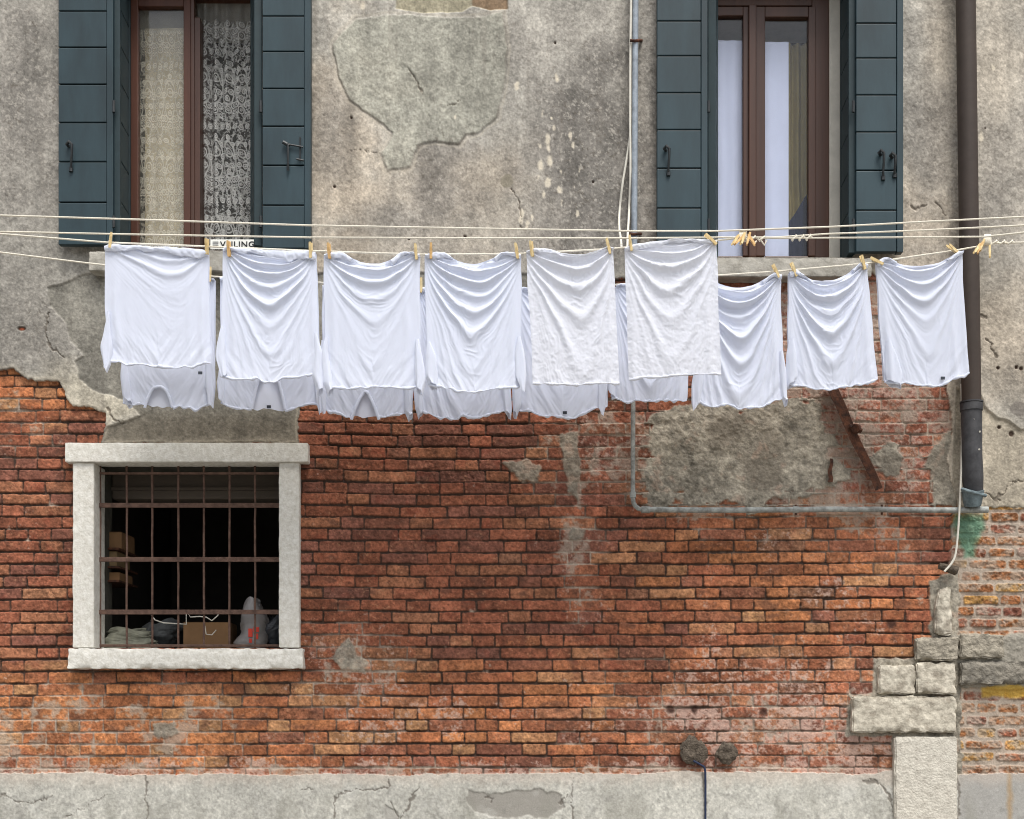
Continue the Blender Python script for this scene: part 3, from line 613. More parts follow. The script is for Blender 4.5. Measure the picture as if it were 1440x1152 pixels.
# sills
def stone(name, par, px0, px1, py0, py1, Y0, Y1, m, amp=.0022, seed=0, res=.011, bev=.0035, chip=0.0):
    b = bmesh.new(); bmesh.ops.create_cube(b, size=1)
    x0, x1, z0, z1 = X_(px0, Y0), X_(px1, Y0), Z_(py1, Y0), Z_(py0, Y0)
    for v in b.verts: v.co = Vector(((x0 + x1) / 2 + v.co.x * (x1 - x0), (Y0 + Y1) / 2 + v.co.y * (Y1 - Y0), (z0 + z1) / 2 + v.co.z * (z1 - z0)))
    bmesh.ops.bevel(b, geom=b.edges[:], offset=bev, segments=2, affect='EDGES')
    for ax_, lo, hi in ((0, x0, x1), (2, z0, z1), (1, Y0, Y1)):
        n = max(1, int((hi - lo) / res)); no = Vector([1 if i == ax_ else 0 for i in range(3)])
        for i in range(1, n):
            p = Vector((0, 0, 0)); p[ax_] = lo + (hi - lo) * i / n
            bmesh.ops.bisect_plane(b, geom=b.verts[:] + b.edges[:] + b.faces[:], plane_co=p, plane_no=no)
    from mathutils import noise as mn
    cx_, cz_ = (x0 + x1) / 2, (z0 + z1) / 2
    for v in b.verts:
        p = v.co + Vector((seed * 11.3, 0, 0))
        pz = Vector((p.x, p.y, p.z * 1.15)); d = mn.noise_vector(pz / .09) * amp + mn.noise_vector(pz / .03) * amp * .9 + mn.noise_vector(pz / .012) * amp * .5
        e = 0
        if chip:
            ez = min(v.co.z - z0, z1 - v.co.z); ex = min(v.co.x - x0, x1 - v.co.x); q_ = max(0, 1 - min(ez, ex) / .03)
            e = chip * q_ * max(0, mn.noise(p / .045) + .35)
            if v.co.y < (Y0 + Y1) / 2: v.co.y += e * 1.2
            v.co.x += (cx_ - v.co.x) / abs(cx_ - v.co.x + 1e-9) * e * .4; v.co.z += (1 if v.co.z < cz_ else -1) * e * .6
        if v.co.y < (Y0 + Y1) / 2 + .02 or abs(v.co.z - cz_) < (z1 - z0) * .6: v.co += d
    me = bpy.data.meshes.new(name); b.to_mesh(me); b.free()
    o = finish(name, me, m, par, True)
    me.set_sharp_from_angle(angle=math.radians(50)); return o
stone('window_sill', house, 125, 393, 352.5, 381, -.085, .21, M_sill, seed=1, chip=.006)
stone('window_sill', house, 958, 1226, 362.5, 389, -.085, .21, M_sill, seed=2, chip=.008)
# ---- cellar window
cw = stone('window', house, 91, 433, 622.5, 650, -.045, .10, M_stone, .0009, 3, chip=.003)
cw['label'] = 'cellar window framed in pale stone with a rusty grille'
stone('stone_jamb', cw, 102, 132, 650.6, 911, -.03, .16, M_stone, .0008, 4, chip=.003)
stone('stone_jamb', cw, 392, 421, 650.6, 911, -.03, .16, M_stone, .0008, 5, chip=.003)
stone('window_sill', cw, 94, 426, 911.6, 941, -.055, .16, M_stone, .0018, 6, chip=.012)
reveal(132, 392, 650, 911, .32, mat('mossy_reveal', (70, 68, 60), rough=.95, var=.3, scale=12, bump=.6, bscale=60), yf=.16)
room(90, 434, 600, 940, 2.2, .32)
q = MB(); YG = .07
for y, hh, dd in ((666, 3.4, .006), (711, 6.6, .009), (787, 6.6, .009), (861, 6.6, .009), (908, 3.6, .006)):
    q.box(X_(128, YG), X_(396, YG), YG - dd, YG + dd * .3, Z_(y + hh / 2, YG), Z_(y - hh / 2, YG), .002)
for x in (141, 178, 214, 250.5, 286.5, 322.5, 358.5):
    zs = np.linspace(Z_(654, YG), Z_(913, YG), 14)
    q.tube([(X_(x, YG) + random.uniform(-.0012, .0012), YG + .004, z) for z in zs], .0062 if x > 142 else .005, 10)
q.build('grille', M_rust, cw, False, noise=.0012, nsz=.03)
# things in the cellar
def carton(px0, px1, py0, py1, Yc, dep, m, label, rot=0, flap=True, group=None):
    t = thing('cardboard_box', label, 'box', ((X_(px0, Yc) + X_(px1, Yc)) / 2, Yc + dep / 2, Z_(py1, Yc)), group)
    w_, h_ = (X_(px1, Yc) - X_(px0, Yc)), Z_(py0, Yc) - Z_(py1, Yc); bx, by, bz = t.location
    q = MB(); th = .004
    q.box(bx - w_ / 2, bx + w_ / 2, by - dep / 2, by - dep / 2 + th, bz, bz + h_, .001); q.box(bx - w_ / 2, bx + w_ / 2, by + dep / 2 - th, by + dep / 2, bz, bz + h_, .001)
    q.box(bx - w_ / 2, bx - w_ / 2 + th, by - dep / 2 + th, by + dep / 2 - th, bz, bz + h_); q.box(bx + w_ / 2 - th, bx + w_ / 2, by - dep / 2 + th, by + dep / 2 - th, bz, bz + h_)
    q.box(bx - w_ / 2 + th, bx + w_ / 2 - th, by - dep / 2 + th, by + dep / 2 - th, bz, bz + th)
    q.build('box_body', m, t)
    if flap:
        for s_ in (-1, 1):
            q = MB(); q.box(bx - w_ / 2 + .002, bx + w_ / 2 - .002, min(by + s_ * dep / 2, by + s_ * .001), max(by + s_ * dep / 2, by + s_ * .001), bz + h_ + .001, bz + h_ + .004); q.build('flap', m, t)
    t.rotation_euler.z = rot; return t
# floor ledge and shelf
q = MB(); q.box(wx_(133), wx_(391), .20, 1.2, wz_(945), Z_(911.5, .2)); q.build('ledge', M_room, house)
carton(257, 322, 876, 911, .26, .22, M_card, 'open brown cardboard box standing behind the lower middle of the cellar grille', .04)
sh = thing('shelf', 'dark wooden shelf rack at the left inside the cellar window', 'shelf', (X_(128, .3), .3, Z_(911, .3)))
for y in (772, 797.5, 817):
    q = MB(); q.box(X_(110, .3), X_(172, .3), .24, .6, Z_(y + 3, .3), Z_(y, .3), .002); q.build('shelf_board', M_rustd, sh)
q = MB(); q.box(X_(143, .6), X_(147, .6), .58, .61, Z_(911, .6), Z_(700, .6)); q.build('post', M_rustd, sh)
carton(136, 171, 749, 771.5, .27, .25, M_card, 'brown cardboard box on the top shelf inside the cellar window', 0, True, None)
carton(134, 164, 776, 797, .27, .25, M_card2, 'pale narrow cardboard box on the middle shelf inside the cellar window', 0)
carton(134, 168, 805, 816.5, .27, .25, M_card, 'flat brown carton on the lowest shelf inside the cellar window', 0, False)
# rolling shutter box seen at the top
q = MB(); q.box(wx_(133), wx_(391), .30, .45, Z_(702, .3), Z_(660, .3), .01); q.box(wx_(133), wx_(391), .285, .30, Z_(690, .3), Z_(686, .3)); q.build('ceiling_beam', mat('beam', (84, 76, 68), rough=.9, var=.2, scale=6, bump=.2, stretch=(.2, 1, 1)), house)
def crumple(name, label, cat, px0, px1, py0, py1, Yc, dep, m, seed, prof=None, amp=.02):
    nu, nv = 60, 48; u, v = np.meshgrid(np.linspace(0, 1, nu), np.linspace(0, 1, nv))
    th = u * 2 * math.pi
    wv = prof(v) if prof else np.sin(np.pi * np.clip(v, 0.02, 1) ** .6) * .5 + .5
    cxp = (px0 + px1) / 2; n = fbm(u * 300, v * 200, 60, 4, seed, g=.6); n[:, -1] = n[:, 0]
    rr = wv * (1 + .5 * n)
    x = X_(cxp, Yc) + np.cos(th) * rr * (X_(px1, Yc) - X_(px0, Yc)) / 2; y = Yc + dep / 2 + np.sin(th) * rr * dep / 2 + amp * n
    z = Z_(py1, Yc) + (1 - v) * (Z_(py0, Yc) - Z_(py1, Yc)) * (1 + .12 * np.sin(th * 2 + seed))
    co = np.stack([x, y, z], -1).reshape(-1, 3)
    me = mesh_np(name, co, grid_faces(nv, nu), True); return me
t = thing('plastic_bag', 'crumpled translucent plastic bag with red print at the right of the cellar sill', 'bag', (X_(350, .2), .25, Z_(911, .2)))
M_bag = mat('bag_plastic', (120, 116, 114), rough=.35, var=.1, scale=20, bump=.4, bscale=30, spec=.6)
finish('bag_body', crumple('bag_body', '', '', 332, 372, 846, 911, .16, .14, M_bag, 5, lambda v: .55 + .45 * ss(0, .5, v) + .12 * np.sin(v * 9), .03), M_bag, t, True)
q = MB()
for a, b, c_, d_ in ((349, 355, 884, 896), (356, 364, 882, 889), (350, 354, 898, 904), (359, 363, 891, 899)): q.box(X_(a, .14), X_(b, .14), .142, .146, Z_(d_, .14), Z_(c_, .14), .001)
q.build('red_print', mat('red_ink', (190, 60, 44), rough=.6, var=.1, bump=0), t)
o = finish('dark_bag', crumple('dark_bag', '', '', 366, 398, 868, 911, .2, .2, M_room, 9, None, .02), mat('dark_plastic', (58, 60, 64), rough=.4, var=.2, bump=.3), None, True); tag(o, 'dark grey plastic bag in the lower right corner of the cellar window', 'bag')
o = finish('cloth_bundle', crumple('cloth_bundle', '', '', 136, 214, 884, 911, .13, .16, M_rub, 12, lambda v: .7 + .3 * v, .02), M_rub, None, True); tag(o, 'dusty grey green cloth bundle lying on the left of the cellar sill', 'cloth')
o = finish('dark_sack', crumple('dark_sack', '', '', 196, 246, 872, 911, .3, .2, M_room, 15, None, .03), mat('dark_sacking', (74, 76, 76), rough=.9, var=.3, bump=.4), None, True); tag(o, 'dark crumpled sack between the cloth bundle and the cardboard box', 'sack')
q = MB(); q.tube([P(x, y, .2) for x, y in ((213, 865), (218, 872), (230, 876), (246, 877), (262, 878), (262, 860), (268, 868), (280, 867), (290, 868), (298, 873), (306, 866), (308, 862))], .0035, 6); q.tube([P(x, y, .2) for x, y in ((288, 880), (290, 892), (298, 893), (304, 886))], .003, 6)
tag(q.build('electric_wire', M_cable, None, True), 'loose pale wire hanging behind the bars above the cardboard box', 'wire')
# ---- lace curtains
def lace(px0, px1, py0, py1, Yc, m, label, seed, waves=5, amp=.012, dens=.5, ped=0.0):
    step = .55; xs = np.arange(px0, px1 + step, step, dtype=np.float32); ys = np.arange(py0, py1 + step, step, dtype=np.float32)
    x, y = np.meshgrid(xs, ys); kx = (x - px0) * (1 + .15 * math.sin(seed)); period = 105.0
    yq = (y - py0 + 8 * seed) % period; w_ = 18.0; yq = yq
    xm = (((kx + 3 * fbm(x, y, 40, 2, seed)) % w_) - w_ / 2) * 24 / 18
    v = np.zeros_like(x)
    def ln(d, t): return 1 - ss(t * .4, t, np.abs(d))
    q_ = fbm(x, y, 30, 2, seed + 1); yq = yq + 3 * q_; xm = xm + 2 * fbm(x, y, 22, 2, seed + 2)
    sc_y = 86 + 9 * np.cos(2 * math.pi * xm / w_)
    for off, t in ((0, 1.5), (-4, .9), (4, .8)): v = np.maximum(v, ln(yq - sc_y - off, t))
    for cx_, cy_, r_ in ((0, 74, 5), (-9, 66, 4), (9, 66, 4), (0, 58, 3.5), (-5, 48, 3.5), (5, 48, 3.5), (0, 30, 6), (-11, 34, 3.5), (11, 34, 3.5), (-7, 16, 3), (7, 16, 3), (0, 8, 3), (0, 99, 3.5), (-11, 96, 3), (11, 96, 3)):
        d = np.hypot(xm - cx_, (yq - cy_)); v = np.maximum(v, .95 * ln(d - r_, 1.1)); v = np.maximum(v, .8 * ln(d - r_ * .3, 1.0))
    v = np.maximum(v, .8 * ln(np.hypot(xm, (yq - 40) * .42) - 11, 1.1))
    curl = ln(fbm(x, y, 7, 2, seed + 3, g=.7), .10) * ss(-.25, .2, fbm(x, y, 20, 2, seed + 9) + dens - .5); v = np.maximum(v, .85 * curl)
    tex = ss(-.1, .3, fbm(x, y, 2.6, 2, seed + 5, g=.8)); v = np.maximum(v, tex * .5)
    topband = ss(34, 26, y - py0); v = np.maximum(v * (1 - topband), topband * .22)
    v = np.clip(v * .82 + ped, 0, 1)
    yd = Yc + amp * np.sin((x - px0) / (px1 - px0) * waves * 2 * math.pi + .6 * np.sin(y / 80)) + .3 * amp * np.sin((x - px0) * .45)
    co = PA(x, y, Yc, yd); cols = np.stack([v, v, v], -1)
    me = mesh_np('lace_curtain', co.reshape(-1, 3), grid_faces(*x.shape), True, cols.reshape(-1, 3).astype(np.float32))
    o = bpy.data.objects.new('lace_curtain', me); me.materials.append(m); link(o); tag(o, label, 'curtain'); return o
def lace_mat(name, col):
    m, t, o = mat_new(name); N = t.nodes; L = t.links
    d = N.new('ShaderNodeBsdfDiffuse'); d.inputs[0].default_value = (*[float(c) for c in lin(col)], 1); tl = N.new('ShaderNodeBsdfTranslucent'); tl.inputs[0].default_value = d.inputs[0].default_value
    m1 = N.new('ShaderNodeMixShader'); m1.inputs[0].default_value = .3; L.new(d.outputs[0], m1.inputs[1]); L.new(tl.outputs[0], m1.inputs[2])
    tr = N.new('ShaderNodeBsdfTransparent'); a = N.new('ShaderNodeVertexColor'); a.layer_name = 'Col'
    mx = N.new('ShaderNodeMixShader'); L.new(a.outputs[0], mx.inputs[0]); L.new(tr.outputs[0], mx.inputs[1]); L.new(m1.outputs[0], mx.inputs[2]); L.new(mx.outputs[0], o.inputs[0]); return m
ML1 = lace_mat('lace_thread', (232, 224, 204)); ML2 = lace_mat('lace_thread_white', (214, 214, 210))
lace(185, 262, 12, 352, .275, ML1, 'cream lace curtain behind the closed glass of the left upper window', 2, 3, .006, .55, .12)
lace(278, 357, 0, 352, .30, ML2, 'white lace curtain hanging in the open right side of the left upper window', 3, 5, .014, .5, .12)
def drape(name, label, cat, px0, px1, py0, py1, Yc, m, waves, amp, seed=1, edge=None):
    xs = np.linspace(px0, px1, 80); ys = np.linspace(py0, py1, 60); x, y = np.meshgrid(xs, ys)
    yd = Yc + amp * np.sin((x - px0) / (px1 - px0) * waves * 2 * math.pi + fbm(x, y, 60, 2, seed)) + amp * .5 * fbm(x, y, 14, 2, seed + 2, sy=200)
    if edge: x = edge(x, y, (x - px0) / (px1 - px0), (y - py0) / (py1 - py0))
    me = mesh_np(name, PA(x, y, Yc, yd).reshape(-1, 3), grid_faces(*x.shape), True); o = bpy.data.objects.new(name, me); me.materials.append(m); link(o)
    so_ = o.modifiers.new('s', 'SOLIDIFY'); so_.thickness = .003; tag(o, label, cat); return o
drape('roller_blind', 'plain cream blind hanging behind the lace of the left upper window', 'blind', 204, 262, 40, 356, .30, M_shade, 1, .002, 3)
drape('sky_reflection_sheet', 'pale sheet imitating sky reflection behind the narrow left pane of the right upper window', 'curtain', 1000, 1052, 57, 366, .262, M_white, 3, .002, 5)  # sheet added in place of sky reflected by the pane
drape('sky_reflection_sheet', 'pale rippled sheet imitating sky reflection behind the wide pane of the right upper window', 'curtain', 1068, 1109, 59, 366, .262, M_white, 2, .002, 8)  # second added sheet, coloured like the sky mirrored in the glass
drape('facade_reflection_sheet', 'dull ochre sheet imitating a reflected facade behind the right of the wide upper pane', 'drape', 1100, 1150, 62, 366, .36, M_ochre, 4, .016, 11)  # added ochre sheet stands in for the opposite facade mirrored in the glass
drape('navy_cloth', 'dark navy cloth low behind the ochre sheet of the right upper window', 'cloth', 1096, 1150, 262, 366, .31, M_navy, 3, .012, 14, lambda x, y, u, v: x) .data
# cut the navy cloth's top to a slope by moving vertices
nv_ = bpy.data.objects['navy_cloth']; n = len(nv_.data.vertices); a = np.empty(n * 3, np.float32); nv_.data.vertices.foreach_get('co', a); a = a.reshape(60, 80, 3)
uu = np.linspace(0, 1, 80); topz = Z_(322, .31) + (Z_(262, .31) - Z_(322, .31)) * ss(0, 1, uu); bot = a[-1, 0, 2]; vv = np.linspace(0, 1, 60)[:, None]
a[..., 2] = topz[None] * (1 - vv) + bot * vv; nv_.data.vertices.foreach_set('co', a.ravel()); nv_.data.update()
# ---- VEILING sign on the left sill
sg = thing('name_sign', 'small white sign with black capitals standing on the left upper window sill', 'sign', P(327, 351, -.06))
q = MB(); q.box(X_(296, -.06), X_(357, -.06), -.064, -.058, Z_(350.5, -.06), Z_(337.2, -.06), .001); q.build('sign_plate', M_sign, sg)
def text(s, px, py, Yc, size, m, par, nm='lettering', align='CENTER', ext=.001, sx=1):
    cu = bpy.data.curves.new(nm, 'FONT'); cu.body = s; cu.size = size; cu.extrude = ext; cu.align_x = align; cu.align_y = 'CENTER'; cu.space_character = 1.1; cu.offset = .0006
    tmp = bpy.data.objects.new('t', cu); C.objects.link(tmp); dg = bpy.context.evaluated_depsgraph_get(); me = bpy.data.meshes.new_from_object(tmp.evaluated_get(dg)); bpy.data.objects.remove(tmp)
    for v in me.vertices: v.co = Vector((v.co.x * sx, -v.co.z, v.co.y)) + P(px, py, Yc)
    return finish(nm, me, m, par)
text('VEILING', 334, 344, -.066, .043, M_black, sg, sx=1.12)
q = MB()
for i in range(4): q.box(X_(299, -.066), X_(307, -.066), -.066, -.0645, Z_(340.6 + i * 2.2, -.066), Z_(339.8 + i * 2.2, -.066))
q.build('stamp', mat('stamp_grey', (120, 120, 118), bump=0), sg)
# ---- pipes
cp_ = thing('conduit_pipe', 'thin grey metal pipe down the wall turning right along the bricks', 'pipe', P(890, 717, -.03))
q = MB(); q.tube([P(894 - 4 * t_, -80 + 797 * t_, -.045) for t_ in (0, .2, .4, .55)], .0165, 14); q.build('upright', M_galv, cp_, True)
q = MB(); q.tube([P(891.8, 358, -.043), P(890.5, 500, -.043), P(890, 700, -.043)] + [P(890 + 14 * (1 - math.cos(a_)), 702 + 15 * math.sin(a_), -.043) for a_ in (.3, .7, 1.1, 1.5)] + [P(910, 717, -.043)], .0125, 14); q.build('upright', M_galv2, cp_, True)
q = MB(); q.tube([P(x, 717 + .6 * math.sin(x * .02), -.043) for x in range(908, 1384, 25)], .0155, 14); q.build('horizontal_run', M_galv2, cp_, True, noise=.0012, nsz=.04)
q = MB()
for x, l in ((908, 6), (1119, 4), (1368, 5), (1381, 8)): q = MB(); q.tube([P(x - l, 717, -.043), P(x + l, 717, -.043)], .0185, 14); q.build('coupling', M_galv2, cp_, True)
q = MB(); q.tube([P(890, 692, -.043), P(890, 700, -.043)], .0175, 14); q.build('coupling', M_galv2, cp_, True)
for (x, y) in ((893, 57), (892, 329)): q = MB(); q.tube([P(x - 7, y, -.067), P(x, y + .5, -.066), P(x + 6, y, -.05), P(x + 9, y, 0.0)], .008, 8); q.build('bracket', M_rustd, cp_, True)
for x in (1119, 1240): q = MB(); q.tube([P(x, 710, -.02), P(x, 724, -.02)], .006, 8); q.build('bracket', M_rustd, cp_, True)
dp = thing('drainpipe', 'broad dark brown drainpipe running down beside the right window', 'drainpipe', P(1366, 700, -.06))
q = MB(); q.tube([P(1357 + 9 * t_, -80 + 655 * t_, -.085) for t_ in (0, .25, .5, .75, 1)], .052, 28); q.build('upper_pipe', M_drain, dp, True)
q = MB(); q.tube([P(1366, 571, -.085), P(1366.5, 640, -.082), P(1368, 672, -.078), P(1369, 690, -.07), P(1369, 697, -.06)], .055, 28, rs=[.0545, .055, .0555, .050, .040]); q.build('lower_pipe', M_drain2, dp, True, noise=.0012, nsz=.06)
q = MB(); q.tube([P(1366, 568, -.085), P(1366, 578, -.085)], .0595, 28); q.tube([P(1366, 565, -.085), P(1366, 567, -.085)], .061, 28); q.build('collar', M_drain2, dp, True)
q = MB(); q.tube([P(1352 + 34 * t_, 688 + 9 * t_, -.09 - .04 * math.sin(math.pi * t_)) for t_ in np.linspace(0, 1, 8)], .010, 8); q.tube([P(1368, 690, -.075), P(1368, 712, -.055)], .045, 20, rs=[.060, .045]); q.build('rim', M_zinc, dp, True, noise=.003, nsz=.03)
for x, y in ((1378, 607), (1377, 632), (1369, 590)): q = MB(); q.tube([P(x, y, -.137), P(x, y, -.11)], .0055, 8); q.build('rivet', M_cable, dp, True)
# cables
def cable(name, pts, r, m, label, cat='cable', Yc=-.03):
    # catmull-rom
    p = [P(a[0], a[1], a[2] if len(a) > 2 else Yc) for a in pts]; o_ = []
    for i in range(len(p) - 1):
        a, b, c_, d_ = p[max(i - 1, 0)], p[i], p[i + 1], p[min(i + 2, len(p) - 1)]
        for k_ in range(8):
            t_ = k_ / 8; o_.append(.5 * ((2 * b) + (c_ - a) * t_ + (2 * a - 5 * b + 4 * c_ - d_) * t_ ** 2 + (3 * b - a - 3 * c_ + d_) * t_ ** 3))
    o_.append(p[-1]); q = MB(); q.tube(o_, r, 8); return tag(q.build(name, m, None, True), label, cat)
cable('white_cable', [(892, -60), (889, 30), (889, 120), (887, 180), (881, 225), (875, 262), (871, 300), (871, 322, -.25), (873, 336, -.6), (874, 350, -.8)], .0062, M_cable, 'white cable bowing out to the left of the upright grey pipe')
cable('white_cable', [(888.5, -60), (886.5, 60), (886, 160), (886.5, 240), (884.5, 300), (883, 325, -.4), (882, 352, -.78)], .0062, M_cable, 'white cable running straight down close against the grey pipe', Yc=-.05)
cable('thin_cable', [(1352, 540), (1353, 590), (1352, 650), (1350, 700, -.08), (1347, 750), (1342, 785), (1328, 804)], .0058, M_cable, 'thin white cable hanging beside the foot of the drainpipe', Yc=-.075)
cable('ground_cable', [(975, 1070), (986, 1076), (991, 1081), (992, 1100), (992, 1160), (993, 1400)], .006, M_bcable, 'dark blue cable running down the plinth from the cement lump', Yc=-.022)
# iron anchor bar
ab = thing('anchor_bar', 'rusty slanting iron bar bolted across the bricks under the laundry', 'iron bar', P(1203, 610, -.03))
q = MB()
def slat(x0, y0, x1, y1, w0, w1, Y0, Y1):
    n_ = 14; vs = []
    for i in range(n_ + 1):
        t_ = i / n_; cx_ = x0 + (x1 - x0) * t_ + 1.0 * math.sin(t_ * 9); cy_ = y0 + (y1 - y0) * t_; d_ = Vector((x1 - x0, y1 - y0)).normalized(); nn = Vector((-d_.y, d_.x)); w_ = (w0 + (w1 - w0) * t_) / 2
        vs.append([q.bm.verts.new(P(cx_ + nn.x * s_ * w_, cy_ + nn.y * s_ * w_, yy_)) for s_, yy_ in ((-1, Y1), (-1, Y0), (1, Y0), (1, Y1))])
    for a, b in zip(vs[:-1], vs[1:]):
        for i in range(4): q.bm.faces.new((a[i], a[(i + 1) % 4], b[(i + 1) % 4], b[i]))
    q.bm.faces.new(vs[0]); q.bm.faces.new(vs[-1][::-1])
slat(1166, 538, 1236, 688, 15, 11, -.06, -.005); q.build('bar', M_rustd, ab, False, noise=.003, nsz=.03)
q = MB(); q.tube([P(1203, 603, -.08), P(1203, 603, -.01)], .030, 10, rs=[.022, .030]); q.tube([P(1194, 600, -.06), P(1212, 606, -.06)], .014, 8); q.build('boss', M_rustd, ab, False, noise=.006, nsz=.02)
q = MB(); slat(1169, 645, 1167, 678, 4, 7, -.04, 0.0); tag(q.build('iron_stub', M_rustd, None), 'short rusty iron stub left of the slanting bar', 'iron stub')
# cement lumps round old fixings
def lump(px, py, r, seed, label):
    q = MB(); b = bmesh.new(); bmesh.ops.create_icosphere(b, subdivisions=4, radius=1)
    from mathutils import noise as mn
    for v in b.verts:
        n_ = mn.noise(v.co * 1.6 + Vector((seed, 0, 0))) * .28 + mn.noise(v.co * 4 + Vector((seed, 0, 0))) * .14
        rr = math.hypot(v.co.x, v.co.z); dip = .75 * max(0, 1 - rr / .5) if v.co.y < 0 else 0
        v.co = v.co * (1 + n_); v.co.y *= .3; v.co.y += dip * .3
    c_ = P(px, py, -.008); q.add(b, Matrix.Translation(c_) @ Matrix.Scale(r / SC, 4)); return tag(q.build('cement_lump', M_cem, None, True), label, 'cement patch')
lump(975, 1056, 19, 1.3, 'round dark cement lump with a cable below, left of a smaller one'); lump(1022, 1059, 14, 7.7, 'small dark cement lump right of the larger cable lump')
q = MB(); q.tube([P(1320, 796, -.03), P(1345, 803, -.03)], .022, 9, rs=[.014, .026]); tag(q.build('rusty_fitting', M_cem, None, True, noise=.008, nsz=.03), 'rough crusted pipe fitting where the thin cable ends', 'fitting')
# corner stones
def blk(a, b, c_, d_, Y0, m, label, seed, amp=.006, chip=.012):
    o = stone('corner_stone', None, a, b, c_, d_, Y0, .02, m, amp, seed, .010, .008, chip); return tag(o, label, 'stone block', 'corner stones stepping up the brick')
M_st3 = mat('pale_block', (204, 199, 186), rough=.93, var=.14, scale=30, bump=1.0, bscale=80, col2=(176, 170, 158), bdist=.006)
blk(1258.5, 1347, 1036, 1412, -.035, M_st3, 'tall smooth pale stone at the foot of the wall corner', 21, .0022, .004)
blk(1199, 1346, 979, 1031, -.034, M_stone2, 'long rough white stone block above the tall smooth stone', 22, .0045, .012)
blk(1236, 1288, 935, 976.5, -.030, M_stone2, 'small square weathered stone at the left of the upper pair', 23, .0045, .014)
blk(1288.5, 1345, 931, 976.5, -.036, M_stone2, 'wider weathered stone at the right of the upper pair', 24, .0045, .014)
M_st4 = mat('grey_rubble_stone', (168, 160, 144), rough=.95, var=.15, scale=24, bump=1.0, bscale=55, col2=(120, 114, 102), bdist=.012)
blk(1288, 1349, 896, 929, -.036, M_st4, 'rough grey rubble stone directly above the wider upper corner stone', 31, .006, .016)
blk(1351, 1412, 892, 926, -.034, M_st4, 'rough grey rubble stone on the ledge to the right of the corner', 32, .006, .016)
blk(1350, 1470, 929, 964, -.028, mat('dark_rubble_stone', (140, 134, 122), rough=.95, var=.15, scale=24, bump=1.0, bscale=55, col2=(100, 96, 88), bdist=.012), 'long dark rubble stone just above the yellow stained bricks', 33, .007, .016)
o = blk(1316, 1345, 826, 893, -.035, M_stone2, 'narrow upright yellowish stone wedge standing above the rough ledge', 25, .006, .018)

me_ = o.data; zc = [v.co.z for v in me_.vertices]; z0_, z1_ = min(zc), max(zc); xc_ = sum(v.co.x for v in me_.vertices) / len(zc)
for v in me_.vertices:
    t_ = (v.co.z - z0_) / (z1_ - z0_); v.co.x = xc_ + (v.co.x - xc_) * (1.0 - .45 * t_ ** 1.5 - .18 * (1 - t_) ** 3) - .012 * t_ * (1 - t_) * 4
# ================================================================= LAUNDRY
def cloth_mat(name, col, transl=.25, bscale=900, bump=.15):
    m, t, o = mat_new(name); N = t.nodes; L = t.links
    c = (*[float(v) for v in lin(col)], 1)
    d = N.new('ShaderNodeBsdfDiffuse'); d.inputs[0].default_value = c; d.inputs['Roughness'].default_value = 1
    tl = N.new('ShaderNodeBsdfTranslucent'); tl.inputs[0].default_value = c
    mx = N.new('ShaderNodeMixShader'); mx.inputs[0].default_value = transl; L.new(d.outputs[0], mx.inputs[1]); L.new(tl.outputs[0], mx.inputs[2])
    g = N.new('ShaderNodeNewGeometry'); n2 = N.new('ShaderNodeTexNoise'); n2.inputs['Scale'].default_value = bscale; n2.inputs['Detail'].default_value = 3; L.new(g.outputs['Position'], n2.inputs['Vector'])
    b = N.new('ShaderNodeBump'); b.inputs['Strength'].default_value = bump; b.inputs['Distance'].default_value = .001; L.new(n2.outputs[0], b.inputs['Height'])
    L.new(b.outputs[0], d.inputs['Normal']); L.new(mx.outputs[0], o.inputs[0]); return m
M_jersey = cloth_mat('white_jersey', (234, 238, 248), .16)
M_linen = cloth_mat('white_linen', (238, 240, 246), .2, 500, .4)
M_label = mat('care_label_dark', (60, 64, 72), rough=.9, var=.1, bump=0)
YFR, YBK = -.80, -.42
M_peg = mat('peg_wood', (228, 208, 160), rough=.7, var=.12, scale=60, bump=.2, bscale=150, stretch=(1, 1, .2), col2=(204, 176, 122))
M_peg2 = mat('peg_wood_dark', (216, 180, 124), rough=.7, var=.12, scale=60, bump=.2, bscale=150, stretch=(1, 1, .2), col2=(196, 156, 104))
M_steel = mat('spring_steel', (150, 150, 148), rough=.4, var=.1, bump=0, metal=.8)
def pt(v, n): return tuple(v) + (0,) * (n - len(v))
